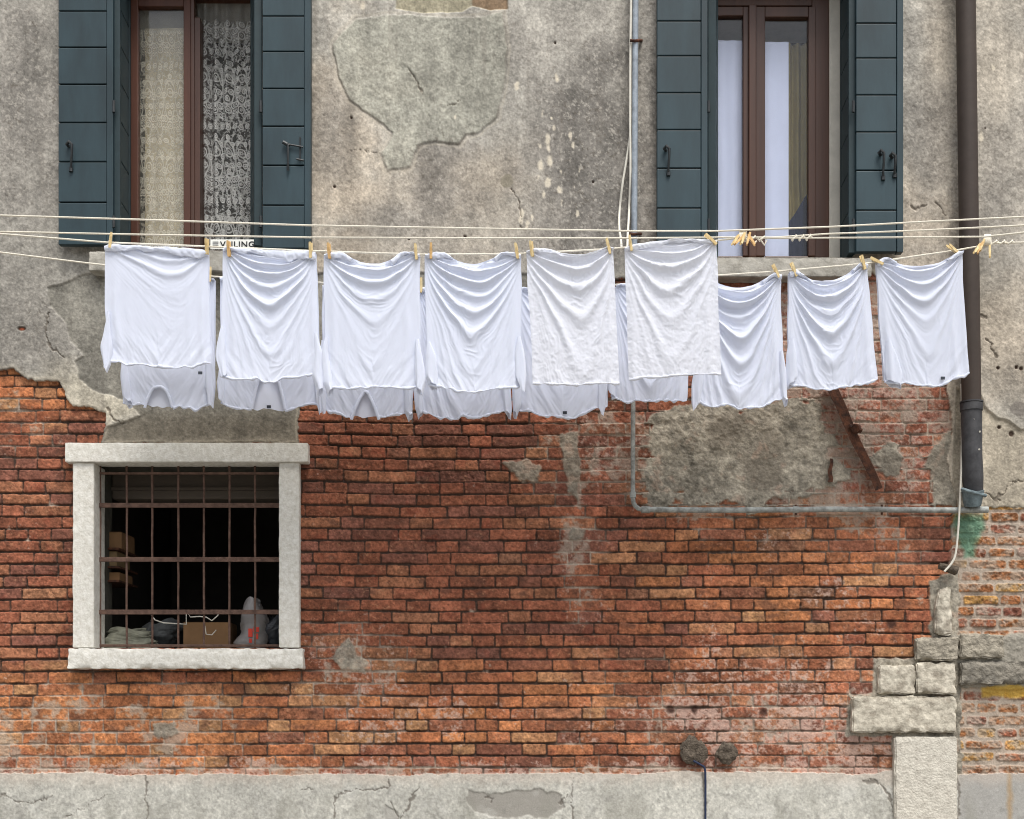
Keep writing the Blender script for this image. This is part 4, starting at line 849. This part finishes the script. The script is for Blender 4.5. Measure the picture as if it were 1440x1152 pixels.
def shirt(name, label, group, pL, pR, bot, Y0, seed, sag=5, sagw=1.0, amp=1.0, kf=2.6, cmax=.011, exL=8, exR=8, wob=2.0, vdir=0.0, crump=0.0, hem=9, neck=None, tagp=None, sl=None, sr=None, flare=1.5,
          roll=1.0, fall=170., gath=1.0, skewx=0.0, parts=True, m=None, back=True, shrink=0, low=0.0, hemfrac=None, hembot=True):
    """pL, pR: peg points; bot: ((xL,yL),(xM,yM),(xR,yR)) bottom edge; all px at depth Y0"""
    m = m or M_jersey
    (xl, yl), (xm, ym), (xr, yr) = bot
    base = thing(name, label, 'shirt' if name == 't_shirt' else 'towel', P((pL[0] + pR[0]) / 2, (pL[1] + pR[1]) / 2 + 4, Y0), group)
    W = pR[0] - pL[0] + exL + exR
    nu = int(max(W, xr - xl) / QC); nv = int((max(yl, ym, yr) - min(pL[1], pR[1])) / QC)
    u, v = np.meshgrid(np.linspace(-1, 1, nu), np.linspace(0, 1, nv)); u = u.astype(np.float32); v = v.astype(np.float32)
    def shape(u, v, back=False, grow=0.0):
        yt0 = (pL[1] + pR[1]) / 2 + (pR[1] - pL[1]) / 2 * u
        us = (u - skewx) / (1 + abs(skewx))
        S = np.clip(1 - np.abs(us / sagw) ** 2.2, 0, 1) ** 1.5
        yt = yt0 + sag * S * (0.7 if back else 1) + (1.6 * vn(u * 4 + seed, u * 0, seed) + .8 * vn(u * 13, u * 0 + seed, seed + 1)) * roll
        # corners hang a little below the pegs
        yt = yt + 3.0 * ss(.86, 1.0, np.abs(u))
        t = (u + 1) / 2
        yb = np.where(u < 0, ym + (yl - ym) * np.abs(u) ** 1.7, ym + (yr - ym) * np.abs(u) ** 1.7)
        yb = yb + wob * 1.6 * vn(u * 3.1 + seed * 3, u * 0, seed + 2) * 2 + wob * .9 * vn(u * 8 + seed, u * 0, seed + 3) * 2 + wob * .3 * vn(u * 17 + seed, u * 0, seed + 9)
        if back: yb = yb - 3
        xL = pL[0] - exL + (xl - pL[0] + exL) * v ** flare + 1.2 * vn(v * 4, v * 0 + seed, seed + 4) * 2 * ss(0, .2, v)
        xR = pR[0] + exR + (xr - pR[0] - exR) * v ** flare + 1.2 * vn(v * 4, v * 0 + seed, seed + 5) * 2 * ss(0, .2, v)
        px = xL + (xR - xL) * t - grow * u
        py = yt + (yb - yt) * v
        return px, py, yt0
    px, py, yt0 = shape(u, v)
    def folds(px, py, u, v, yt0, sd, a):
        uw = u - skewx * (1 - u * u) + .05 * fbm(px, py, 60, 2, sd)
        ur = np.clip(np.sqrt(uw ** 2 + .022) / 1.07, 0, .985)
        rel = py - yt0 + 4 + 2.5 * fbm(px, py, 34, 2, sd + 3)
        pw = 2.0 - .75 * ss(10, 130, rel)                       # shallow folds are U, deep ones V
        dd = rel / (1 - ur ** pw + .015)
        dd = np.maximum(dd, .2)
        ph = kf * np.log(1 + dd / 16.0) * 1.4 + .22 * fbm(px, py, 46, 2, sd + 5) + sd * .37
        gy, gx = np.gradient(ph); gyy = gy / np.maximum(np.gradient(py, axis=0), .2); gxx = gx / np.maximum(np.gradient(px, axis=1), .2)
        gr = np.sqrt(gyy ** 2 + gxx ** 2) + 1e-4
        lam = 1 / gr
        s_ = .5 + .5 * np.sin(2 * np.pi * ph); s_ = s_ ** 2.1
        am = .55 + .9 * (vn(ph * .97 + sd, ph * 0 + sd, sd + 6) + .5)
        h = s_ * am * np.minimum(cmax * 2.0, .42 * lam / SC) * a
        env = np.exp(-np.maximum(dd - 30, 0) / fall) * (1 - .35 * v) + low * .5
        # fine secondary creases along the same lines
        ph2 = ph * 3.1 + 1.4 * fbm(px, py, 22, 2, sd + 7)
        h2 = (.5 + .5 * np.sin(2 * np.pi * ph2)) ** 2 * np.minimum(.0034, .16 * lam / 3 / SC) * ss(-.3, .15, fbm(px, py, 30, 2, sd + 8)) * a
        # long vertical folds toward the sides and hem
        sw = u * (3.2 + .5 * math.sin(sd)) + 0.25 * fbm(px, py, 90, 2, sd + 11) + vdir * (v - .5) * u
        side = ss(.35, .95, np.abs(u)) * ss(.12, .6, v)
        h3 = (.5 + .5 * np.sin(2 * np.pi * sw)) ** 1.5 * .010 * side * gath
        lowz = ss(.55, 1.0, v)
        dg = fbm(px + .6 * py * np.sign(u + .001), py, 9, 3, sd + 13, sy=42)
        h4 = .008 * dg * lowz * gath + .0012 * fbm(px, py, 8, 3, sd + 15, sy=16) * ss(.0, .5, v)
        hemg = .0035 * fbm(px, py, 5, 3, sd + 17, sy=9) * ss(.94, 1.0, v) * gath
        st_ = fbm(ph * 46, u * 0 + px * .35, 9, 4, sd + 70, g=.62); hh = h * env + h2 * (.35 + .65 * env) + .0016 * st_ * ss(10, 60, rel) * np.minimum(1, lam / 30) + h3 + h4 + hemg
        if crump:
            r1_ = 1 - np.abs(fbm(px + 4 * n_, py, 15, 3, sd + 21, g=.55)) * 2.2 if False else None
            q1 = fbm(px * .9 + py * .35 * np.sign(u + .001) + 4 * fbm(px, py, 24, 2, sd + 30), py * .9 - px * .4 * np.sign(u + .001), 12, 4, sd + 21, g=.62, sy=15)
            hh = hh + crump * (.0024 * (1 - np.abs(q1) * 2.4) * (.4 + .6 * ss(.1, .8, np.abs(u) * .6 + v * .6)) + .0016 * fbm(px, py, 3.5, 2, sd + 25))
        return hh
    h = folds(px, py, u, v, yt0, seed, amp)
    puff = .022 * (1 - u ** 4) * ss(0, .3, v) * (.5 + .5 * v) * ((1 - .95 * ss(.7, .95, v)) if neck else 1)
    Yd = Y0 - .004 - h - puff * .6
    co = PA(px, py, Y0, Yd)
    F = grid_faces(nv, nu)
    if neck:
        nx, nw, ny, shp = neck      # centre x, half width, top y, roundness
        cxf = (px[:-1, :-1] + px[1:, 1:]) / 2; cyf = (py[:-1, :-1] + py[1:, 1:]) / 2
        e = np.abs((cxf - nx) / nw); arc = ny + (np.where(u[:-1, :-1] < 2, 1, 1)) * (max(yl, ym, yr) + 4 - ny) * e ** shp
        keepn = ~((e < 1) & (cyf > arc)); F = F[keepn.reshape(-1)]
    mf = mesh_np('front', co.reshape(-1, 3), F, True); finish('front_panel', mf, m, base)
    if back:
        nu2, nv2 = nu // 2, nv // 2
        u2, v2 = np.meshgrid(np.linspace(-1, 1, nu2), np.linspace(0, 1, nv2)); u2 = u2.astype(np.float32); v2 = v2.astype(np.float32)
        bx, by, byt = shape(u2, v2, True, -1.0); hb_ = folds(bx, by, u2, v2, byt, seed + 50, amp * .7)
        cb_ = PA(bx, by, Y0, Y0 + .004 + .018 * (1 - u2 ** 4) * ss(0, .3, v2) * (1 - (.98 if neck else .5) * ss(.65, .9, v2)) - hb_ * .6 * (1 - .9 * ss(.7, .95, v2) * bool(neck)) + .002)
        finish('back_panel', mesh_np('back', cb_.reshape(-1, 3), grid_faces(nv2, nu2), True), m, base)
    # hem folded over the rope: a flattened roll along the top edge
    def hem_roll(u0, u1, hpx, nm='hem', sd=0):
        n = max(24, int((u1 - u0) * W / 2 / (QC * 1.2))); k_ = 14
        uu = np.linspace(u0, u1, n); x_, y_, _ = shape(uu[None].astype(np.float32), np.zeros((1, n), np.float32)); x_ = x_[0]; y_ = y_[0]
        hv = hpx * (.85 + .30 * np.cos(np.linspace(0, 1, n) * 5 + seed + sd) + .5 * vn(uu * 5 + seed, uu * 0 + sd, seed + 31))
        hv = np.maximum(hv, 2.2) * np.minimum(1, .55 + 6 * np.minimum(np.linspace(0, 1, n), np.linspace(1, 0, n)))
        rows = []
        for j in range(k_ + 1):
            a_ = j / k_      # 0 behind the top edge -> over -> down in front
            if a_ < .3: yy_ = y_ - 1.6 * np.sin(a_ / .3 * math.pi / 2) + 1.0; dY = .006 - .012 * a_ / .3
            else:
                b_ = (a_ - .3) / .7; yy_ = y_ - .6 + hv * b_ ** 1.1; dY = -.009 - .011 * math.sin(math.pi * min(b_ * .8 + .1, 1)) - .004
            w_ = .0035 * vn(uu * 22 + sd, uu * 0 + j * .35, seed + 33) * 2 + .004 * vn(uu * 7 - j * .12, uu * 0 + seed, seed + 35)
            hf = np.interp(uu, u[0], (h + puff * .6)[min(nv - 1, int(hpx * .6 / QC))])
            rows.append(PA(x_ + .5 * j * .1, yy_ + .8 * vn(uu * 15, uu * 0 + j * .3, seed + 36), Y0, Y0 + dY - hf * (max(0, a_ - .3)) + w_ * (.3 + a_)))
        # tuck the lower edge back in
        last = rows[-1].copy(); last[:, 1] += .012; last[:, 2] += .003; rows.append(last)
        arr = np.stack(rows); finish(nm, mesh_np('hem', arr.reshape(-1, 3), grid_faces(arr.shape[0], n), True), m, base)
    if hemfrac:
        for i_, (a_, b_) in enumerate(hemfrac): hem_roll(a_, b_, hem, 'hem', i_ * 3)
    else: hem_roll(-1, 1, hem)
    # seam roll at the lower edge
    if hembot:
        n = nu; uu = np.linspace(-1, 1, n).astype(np.float32); x_, y_, _ = shape(uu[None], np.ones((1, n), np.float32)); x_ = x_[0]; y_ = y_[0]; hh_ = Yd[-1]
        k_ = 8; rows = []
        rr = (1.5 + 1.1 * vn(uu * 9 + seed, uu * 0, seed + 41) * 2 + .7 * vn(uu * 25, uu * 0 + seed, seed + 42)) ; rr = np.maximum(rr, .7)
        for j in range(k_ + 1):
            a_ = j / k_ * 2 * math.pi; rows.append(PA(x_, y_ + rr * np.sin(a_) - .6, Y0, hh_ + rr / SC * np.cos(a_) * .9))
        arr = np.stack(rows); Fs = grid_faces(k_ + 1, n)
        if neck:
            ok = np.abs((x_ - neck[0]) / neck[1]) > .97; okf = np.tile(ok[:-1] & ok[1:], k_); Fs = Fs[okf]
        finish('seam', mesh_np('seam', arr.reshape(-1, 3), Fs, True), m, base)
    if neck:
        n = 60; k_ = 8; e = np.linspace(-.97, .97, n); xx_ = nx + nw * e; yy_ = ny + (max(yl, ym, yr) + 2 - ny) * np.abs(e) ** shp; yy_ = yy_ + .8 * vn(e * 6, e * 0, seed)
        tx = np.gradient(xx_); ty = np.gradient(yy_); L_n = np.hypot(tx, ty) + 1e-6; nxn, nyn = -ty / L_n, tx / L_n
        fr = np.array([np.interp(x__, px[int(nv * .85)], Yd[int(nv * .85)]) for x__ in xx_])
        rows = []
        for j in range(k_ + 1):
            a_ = j / k_ * 2 * math.pi; o_ = 2.1 * np.cos(a_); rows.append(PA(xx_ + nxn * o_, yy_ + nyn * o_, Y0, fr - .004 - .004 * np.sin(a_)))
        arr = np.stack(rows); finish('collar', mesh_np('collar', arr.reshape(-1, 3), grid_faces(k_ + 1, n), True), m, base)
    if tagp:
        q = MB(); tx_, ty_ = tagp[:2]; yy_ = float(np.interp(tx_, px[int(nv * .93)], Yd[int(nv * .93)])) - .006
        if neck: yy_ = Y0 + .002
        q.box(X_(tx_ - 2.9, Y0), X_(tx_ + 2.9, Y0), yy_ - .003, yy_, Z_(ty_ + 2.0, Y0), Z_(ty_ - 2.0, Y0), .0005); q.build('care_label', M_label, base)
    def sleeve(pts, sd):
        """pts: list of (y, xcentre, halfwidth)"""
        a = np.array(pts, float); n = 70; k_ = 36; t = np.linspace(0, 1, n); ti = np.linspace(0, 1, len(a))
        yy_ = np.interp(t, ti, a[:, 0]); xc = np.interp(t, ti, a[:, 1]); hw = np.interp(t, ti, a[:, 2])
        xc = np.convolve(np.pad(xc, 5, 'edge'), np.ones(11) / 11, 'valid'); hw = np.convolve(np.pad(hw, 5, 'edge'), np.ones(11) / 11, 'valid')
        rows = []
        th = np.linspace(0, 2 * math.pi, k_)
        T, TH = np.meshgrid(t, th, indexing='ij')
        fold = 1 + .28 * np.sin(TH * 3 + sd + 1.2 * T) * ss(.05, .6, T) + .16 * np.sin(TH * 5 - sd) * T
        cx_ = xc[:, None] + np.cos(TH) * hw[:, None] * (1 + .08 * np.sin(TH * 3)); dY_ = np.sin(TH) * (.010 + .010 * T) * fold
        ye = yy_[:, None] + 5 * ss(.7, 1, T) * np.sin(TH * 1 + sd) + 1.0 * T * np.sin(TH * 3 + sd)
        # crumpled vertical creases
        dY_ = dY_ - .004 * fbm(cx_, ye, 5, 3, int(sd) + 60, sy=50) * 1.6
        co = PA(cx_, ye, Y0, Y0 - .016 + dY_)
        finish('sleeve', mesh_np('sleeve', co.reshape(-1, 3), grid_faces(n, k_), True), m, base)
    for i, s_ in enumerate((sl, sr)):
        if s_: sleeve(s_, seed * 1.7 + i * 2.1)
    return base
GF, GB = 't shirts on the front clothesline', 't shirts on the rear clothesline'
S = 't_shirt'
# ---- front line
shirt(S, 'leftmost white t-shirt on the front line, smooth with one pointed sleeve hanging at its left', GF, (156, 344), (289, 352), ((152, 508), (215, 517), (297, 514)), YFR, 1, sag=1, amp=.45, kf=1.6, fall=45, exL=8, exR=4, hem=12, skewx=.35,
      sl=[(440, 154, 1.5), (468, 152, 5), (490, 151, 9), (514, 152, 5), (520, 150, 2)], gath=1.1, wob=1.6, tagp=(283, 526))
shirt(S, 'white t-shirt below the name sign, deep U-shaped folds, second on the front line', GF, (322, 348), (437, 354), ((310, 530), (375, 537), (450, 528)), YFR, 2, sag=3, amp=1.15, kf=2.5, cmax=.012, fall=150, exL=8, exR=7, hem=14,
      sl=[(460, 314, 2), (485, 312, 6), (505, 311, 7), (527, 316, 4)], sr=[(470, 444, 2), (500, 449, 6), (530, 447, 8), (553, 452, 3)], gath=.9)
shirt(S, 'white t-shirt third on the front line, just right of the left window shutter', GF, (463, 356), (584, 357), ((458, 545), (525, 549), (592, 545)), YFR, 3, sag=20, sagw=.62, amp=.95, kf=2.1, fall=75, exL=7, exR=6, hem=9, hemfrac=[(-1, -.42), (.40, 1)],
      sl=[(475, 460, 2), (500, 457, 5), (540, 462, 7), (553, 466, 3)], sr=[(478, 587, 2), (510, 590, 6), (535, 592, 8), (552, 590, 4)])
shirt(S, 'white t-shirt fourth on the front line, folds running down to its middle', GF, (606, 356), (726, 357), ((602, 543), (668, 552), (733, 541)), YFR, 4, sag=20, sagw=.60, amp=1.05, kf=2.5, fall=150, exL=8, exR=6, hem=9, hemfrac=[(-1, -.42), (.45, 1)], low=.2,
      sl=[(482, 603, 2), (500, 606, 7), (530, 607, 9), (545, 610, 5)], sr=[(475, 730, 2), (500, 731, 7), (530, 732, 8), (548, 735, 3)])
shirt('linen_towel', 'crinkled white linen towel left of the grey pipe, its top edge sagging at the right', 'towels on the front clothesline', (747, 352), (856, 348), ((749, 542), (810, 543), (871, 539)), YFR, 5, sag=12, sagw=.62, skewx=.2, amp=1.5, kf=1.5, fall=170, exL=7, exR=6, hem=6, crump=1.0, m=M_linen, back=False, gath=.7, flare=1.0, wob=1.0, roll=.7)
shirt('linen_towel', 'crinkled white linen towel right of the grey pipe, hanging tilted up to the right', 'towels on the front clothesline', (886, 347), (1001, 338), ((885, 536), (950, 531), (1013, 526)), YFR, 6, sag=-3, sagw=.9, amp=1.4, kf=1.7, fall=170, exL=8, exR=6, hem=8, crump=1.0, m=M_linen, back=False, gath=.7, flare=1.0, wob=1.0, roll=.7)
# ---- rear line
shirt(S, 'white t-shirt behind the leftmost front one, round neckline hanging open at its lower edge', GB, (182, 388), (296, 391), ((175, 568), (230, 575), (300, 571)), YBK, 11, sag=6, amp=.6, kf=1.8, exL=8, exR=6, hem=9, neck=(224, 20, 545, 2.6), sl=[(500, 176, 2), (530, 176, 6), (560, 180, 6), (570, 184, 3)], sr=[(460, 293, 3), (500, 296, 7), (545, 297, 7), (570, 297, 4)], fall=100, wob=2.4)
shirt(S, 'white t-shirt behind the second front one, small dark neck label at its bottom edge', GB, (318, 388), (436, 398), ((312, 572), (375, 578), (448, 570)), YBK, 12, sag=6, amp=.7, kf=2.2, exL=8, exR=6, hem=9, neck=(378, 24, 520, 2.4), tagp=(378, 572), sl=[(500, 314, 2), (540, 312, 6), (565, 312, 4)], sr=[(490, 446, 2), (530, 448, 6), (570, 450, 4), (580, 452, 2)])
shirt(S, 'white t-shirt behind the third front one, pointed arch neckline showing at the bottom', GB, (463, 400), (582, 405), ((457, 578), (520, 591), (578, 584)), YBK, 13, sag=5, amp=.7, kf=2.0, exL=9, exR=6, hem=9, neck=(514, 20, 551, 1.5), sl=[(480, 455, 2), (520, 454, 6), (560, 453, 6), (580, 457, 2)], sr=[(480, 580, 2), (530, 576, 7), (580, 574, 5), (588, 578, 3)])
shirt(S, 'white t-shirt behind the fourth front one, wide swags and two loose sleeves at its foot', GB, (597, 404), (712, 405), ((590, 582), (668, 590), (714, 580)), YBK, 14, sag=8, amp=1.1, kf=2.2, exL=7, exR=6, hem=9, low=.3, sl=[(500, 590, 2), (540, 588, 7), (575, 590, 6), (585, 592, 3)], sr=[(490, 712, 2), (530, 710, 7), (578, 714, 6), (586, 716, 2)])
shirt(S, 'white t-shirt behind the linen towel left of the pipe, dark label at its bottom edge', GB, (735, 405), (850, 400), ((728, 574), (793, 588), (853, 570)), YBK, 15, sag=7, amp=.8, kf=2.0, exL=7, exR=6, hem=9, tagp=(794, 582), sl=[(480, 728, 2), (520, 726, 7), (570, 727, 6), (585, 724, 2)], sr=[(500, 850, 2), (540, 848, 7), (575, 846, 5), (582, 846, 2)])
shirt(S, 'white t-shirt right of the grey pipe, mostly behind the tilted linen towel', GB, (872, 400), (968, 396), ((860, 560), (920, 569), (966, 562)), YBK, 16, sag=6, amp=1.0, kf=2.2, exL=6, exR=5, hem=9, low=.3, sl=[(480, 864, 2), (520, 860, 6), (555, 860, 5)])
shirt(S, 'white t-shirt under the right window sill, sagging deep beside the tilted towel', GB, (988, 388), (1092, 385), ((974, 564), (1045, 575), (1103, 556)), YBK, 17, sag=25, sagw=.85, amp=1.25, kf=2.5, cmax=.013, exL=7, exR=6, hem=7, fall=190, hemfrac=[(-1, -.72), (.55, 1)], low=.3, sl=[(500, 984, 3), (540, 980, 8), (568, 978, 6), (574, 976, 2)], sr=[(495, 1098, 2), (525, 1100, 5), (560, 1102, 4), (568, 1105, 2)])
shirt(S, 'white t-shirt in front of the brick below the right window, second from the right end', GB, (1115, 382), (1214, 370), ((1107, 542), (1170, 547), (1235, 533)), YBK, 18, sag=27, sagw=.85, amp=1.2, kf=2.3, cmax=.013, exL=6, exR=5, hem=7, fall=130, hemfrac=[(-1, -.42), (.62, 1)], low=.2, sl=[(478, 1112, 3), (500, 1112, 7), (530, 1113, 8), (543, 1112, 5)], flare=1.3)
shirt(S, 'white t-shirt nearest the drainpipe, last at the right, with a dark label by its hem', GB, (1240, 366), (1345, 352), ((1243, 540), (1298, 544), (1361, 525)), YBK, 19, sag=22, sagw=.8, amp=1.0, kf=2.2, exL=8, exR=8, hem=7, fall=100, hemfrac=[(-1, -.55), (.60, 1)], low=.15, tagp=(1323, 534), skewx=.1, sl=[(480, 1248, 3), (500, 1252, 8), (525, 1256, 12), (542, 1256, 10)], flare=1.3)
# ---- ropes
M_rope = mat('rope_white', (222, 216, 200), rough=.85, var=.12, scale=200, bump=.8, bscale=500, bdist=.002, stretch=(1, 1, 1))
def rope(label, pts, Y0, r=.0045, extra=None):
    P_ = []
    for a, b in zip(pts[:-1], pts[1:]):
        n = max(2, int(abs(b[0] - a[0]) / 12))
        for i in range(n): t_ = i / n; P_.append(P(a[0] + (b[0] - a[0]) * t_, a[1] + (b[1] - a[1]) * t_, Y0))
    P_.append(P(*pts[-1], Y0)); q = MB(); q.tube(P_, r, 8)
    o = q.build('clothesline', M_rope, None, True); tag(o, label, 'rope', 'ropes strung along the wall')
    if extra:
        for e in extra:
            q = MB(); q.tube([P(x, y, Y0 + dz) for x, y, dz in e], .0042, 8); q.build('rope_twist', M_rope, o, True)
    return o
def twist(x0, y0, x1, y1, n, a):
    o_ = []
    for i in range(n * 12 + 1):
        t_ = i / (n * 12); o_.append((x0 + (x1 - x0) * t_ + 1.5 * math.sin(t_ * n * 4 * math.pi), y0 + (y1 - y0) * t_ + a * math.sin(t_ * n * 2 * math.pi), -.006 + .008 * math.cos(t_ * n * 2 * math.pi)))
    return o_
rope('topmost clothesline, running free of laundry across both windows', [(-160, 297), (0, 303), (200, 309), (432, 317), (650, 321), (890, 325), (1010, 325), (1170, 319), (1300, 312), (1440, 305), (1600, 297)], YFR - .02)
rope('second clothesline from the top, running free just above the pegs', [(-160, 322), (0, 326), (200, 330), (432, 334), (650, 335), (890, 335), (1010, 334), (1090, 334), (1165, 329), (1300, 324), (1440, 317), (1600, 309)], YFR + .04)
rope('front clothesline that carries the two linen towels', [(-160, 323), (0, 329), (150, 341), (300, 347), (440, 353), (590, 358), (730, 357), (860, 350), (890, 347), (1003, 339), (1045, 334), (1100, 335), (1250, 334), (1385, 333), (1440, 327), (1600, 318)], YFR, extra=[twist(1052, 335, 1078, 336, 2, 3.5), twist(1112, 335, 1142, 334, 3, 4), [(1055, 338, -.01), (1060, 343, -.012), (1064, 339, -.01)], [(1070, 338, -.01), (1075, 345, -.012), (1078, 338, -.01)]])
rope('rear clothesline nearest the wall, sagging low behind the front laundry', [(-160, 345), (0, 355), (130, 371), (300, 389), (440, 397), (600, 405), (720, 407), (860, 401), (1000, 388), (1090, 382), (1215, 371), (1345, 352), (1385, 345), (1400, 342), (1440, 341), (1600, 335)], YBK, extra=[twist(1393, 341, 1426, 341, 3, 3)])
# ---- pegs
def peg_proto():
    t = thing('clothespin', 'x', 'clothespin', (0, 0, 0))
    for s_ in (-1, 1):
        b = bmesh.new(); prof = [(.000, .004), (.004, .0075), (.030, .0072), (.048, .0050), (.072, .0042), (.076, .0030)]
        vs = []
        for z_, w_ in [(-.030, .0045), (-.026, .0062), (-.010, .0066), (.004, .0068), (.024, .0060), (.040, .0055), (.044, .0042)]:
            inn = .0015 + max(0, z_) * .16; thk = .0062 if z_ < .035 else .004
            vs.append([b.verts.new((x_, s_ * y_, z_)) for x_, y_ in ((-w_ , inn), (w_, inn), (w_, inn + thk), (-w_, inn + thk))])
        for a, c_ in zip(vs[:-1], vs[1:]):
            for i in range(4): b.faces.new((a[i], a[(i + 1) % 4], c_[(i + 1) % 4], c_[i]))
        b.faces.new(vs[0]); b.faces.new(vs[-1]); q = MB(); q.add(b); q.build('prong', M_peg, t)
    q = MB(); q.tube([(.0074 * math.cos(a_) * 1.0, .0052 * math.sin(a_), .002 + .0008 * math.sin(3 * a_)) for a_ in np.linspace(0, 2 * math.pi, 17)], .0011, 6); q.tube([(-.0085, 0, .002), (.0085, 0, .002)], .0018, 8); q.build('spring', M_steel, t, True)
    return t
pproto = peg_proto(); pegs_done = 0
def peg(px, py, Y0, tilt, label, group='pegs on the front clothesline', dark=False, sc_=1.0, dy=-.010, yaw=None):
    """px,py: point where it grips; tilt degrees, + leans right"""
    global pegs_done
    if pegs_done == 0: t = pproto; ch = list(t.children)
    else:
        t = pproto.copy(); C.objects.link(t); ch = []
        for c_ in pproto.children:
            d_ = c_.copy(); C.objects.link(d_); d_.parent = t; ch.append(d_)
    if dark:
        for d_ in ch:
            if d_.name.startswith('prong'):
                d_.data = d_.data.copy(); d_.data.materials[0] = M_peg2
    pegs_done += 1
    t['label'] = label; t['group'] = group; t.location = P(px, py, Y0 + dy); t.rotation_euler = (math.radians(6), math.radians(tilt), math.radians(yaw if yaw is not None else random.uniform(-25, 25))); t.scale = (sc_,) * 3
    return t
for (x, y, tl, dk, lb) in [(155, 340, 6, 0, 'peg on the left corner of the leftmost front t-shirt'), (291, 349, 3, 0, 'pale peg on the right corner of the leftmost front t-shirt'), (322, 352, 0, 1, 'darker peg overlapping the name sign'),
                           (437, 354, 2, 0, 'peg on the right corner of the second front t-shirt, before the shutter'), (463, 355, -2, 1, 'dark honey coloured peg just right of the left window shutter'), (585, 356, -4, 0, 'pale peg on the right corner of the third front t-shirt'),
                           (606, 355, 0, 1, 'honey coloured peg on the left corner of the fourth front t-shirt'), (727, 355, -8, 0, 'pale leaning peg on the right corner of the fourth front t-shirt'), (748, 352, -4, 0, 'pale peg on the left corner of the left linen towel'),
                           (856, 348, -14, 0, 'leaning peg on the right corner of the left linen towel'), (887, 344, -8, 0, 'peg in front of the grey pipe on the left corner of the right linen towel'), (1001, 338, -52, 0, 'strongly tilted peg at the upper right corner of the right linen towel')]:
    peg(x, y, YFR - .012, tl, lb, dark=bool(dk))
for (x, y, tl, lb) in [(295, 388, 2, 'lower peg on the rear line below the right side of the name sign'), (592, 403, 0, 'rear peg in the gap between the third and fourth front t-shirts'), (1092, 383, -28, 'tilted peg at the left of the pair under the right window sill'),
                       (1117, 381, -25, 'tilted peg at the right of the pair under the right window sill'), (1214, 371, -20, 'peg at the right corner of the second rear t-shirt from the right'), (1235, 368, -58, 'nearly flat peg at the left corner of the t-shirt beside the drainpipe'), (1341, 351, -66, 'nearly flat peg at the right corner of the t-shirt beside the drainpipe')]:
    peg(x, y, YBK - .012, tl, lb, 'pegs on the rear clothesline')
def bundle(cx_, cy_, Y0, label, spec, lab2, gr):
    t = thing('cord_loop', label, 'cord', P(cx_, cy_, Y0))
    q = MB()
    for i in range(6):
        o_ = -3 + i * 1.5; q.tube([P(cx_ + o_ + 2.2 * math.cos(a_) * .3, cy_ + 1 + 7.5 * math.sin(a_), Y0 + .018 * math.cos(a_)) for a_ in np.linspace(0, 2 * math.pi, 15)], .0048, 8)
    q.build('cord_coil', M_rope, t, True)
    for i, (dx_, dy_, tl, dk) in enumerate(spec):
        peg(cx_ + dx_, cy_ + dy_, Y0 - .02, tl, lab2 % ['lowest', 'leftmost', 'middle', 'rightmost', 'rearmost'][i], gr, bool(dk), .85)
bundle(1044, 331, YFR, 'white cord wound round the front line beside a cluster of pegs before the right window', [(-4, 6, 145 + 80, 1), (-9, 5, 215, 0), (1, 3, 200, 0), (9, 3, 195, 1), (12, 5, 150, 1)], '%s spare peg in the cluster hanging before the right window', 'spare pegs bunched before the right window')
bundle(1388, 337, YBK - .01, 'white cord wound round the rear line beside a cluster of pegs right of the drainpipe', [(-9, 10, 205, 1), (-13, 11, 215, 0), (-6, 6, 200, 0), (4, 15, 180, 0)], '%s spare peg in the cluster hanging beside the drainpipe', 'spare pegs bunched beside the drainpipe')
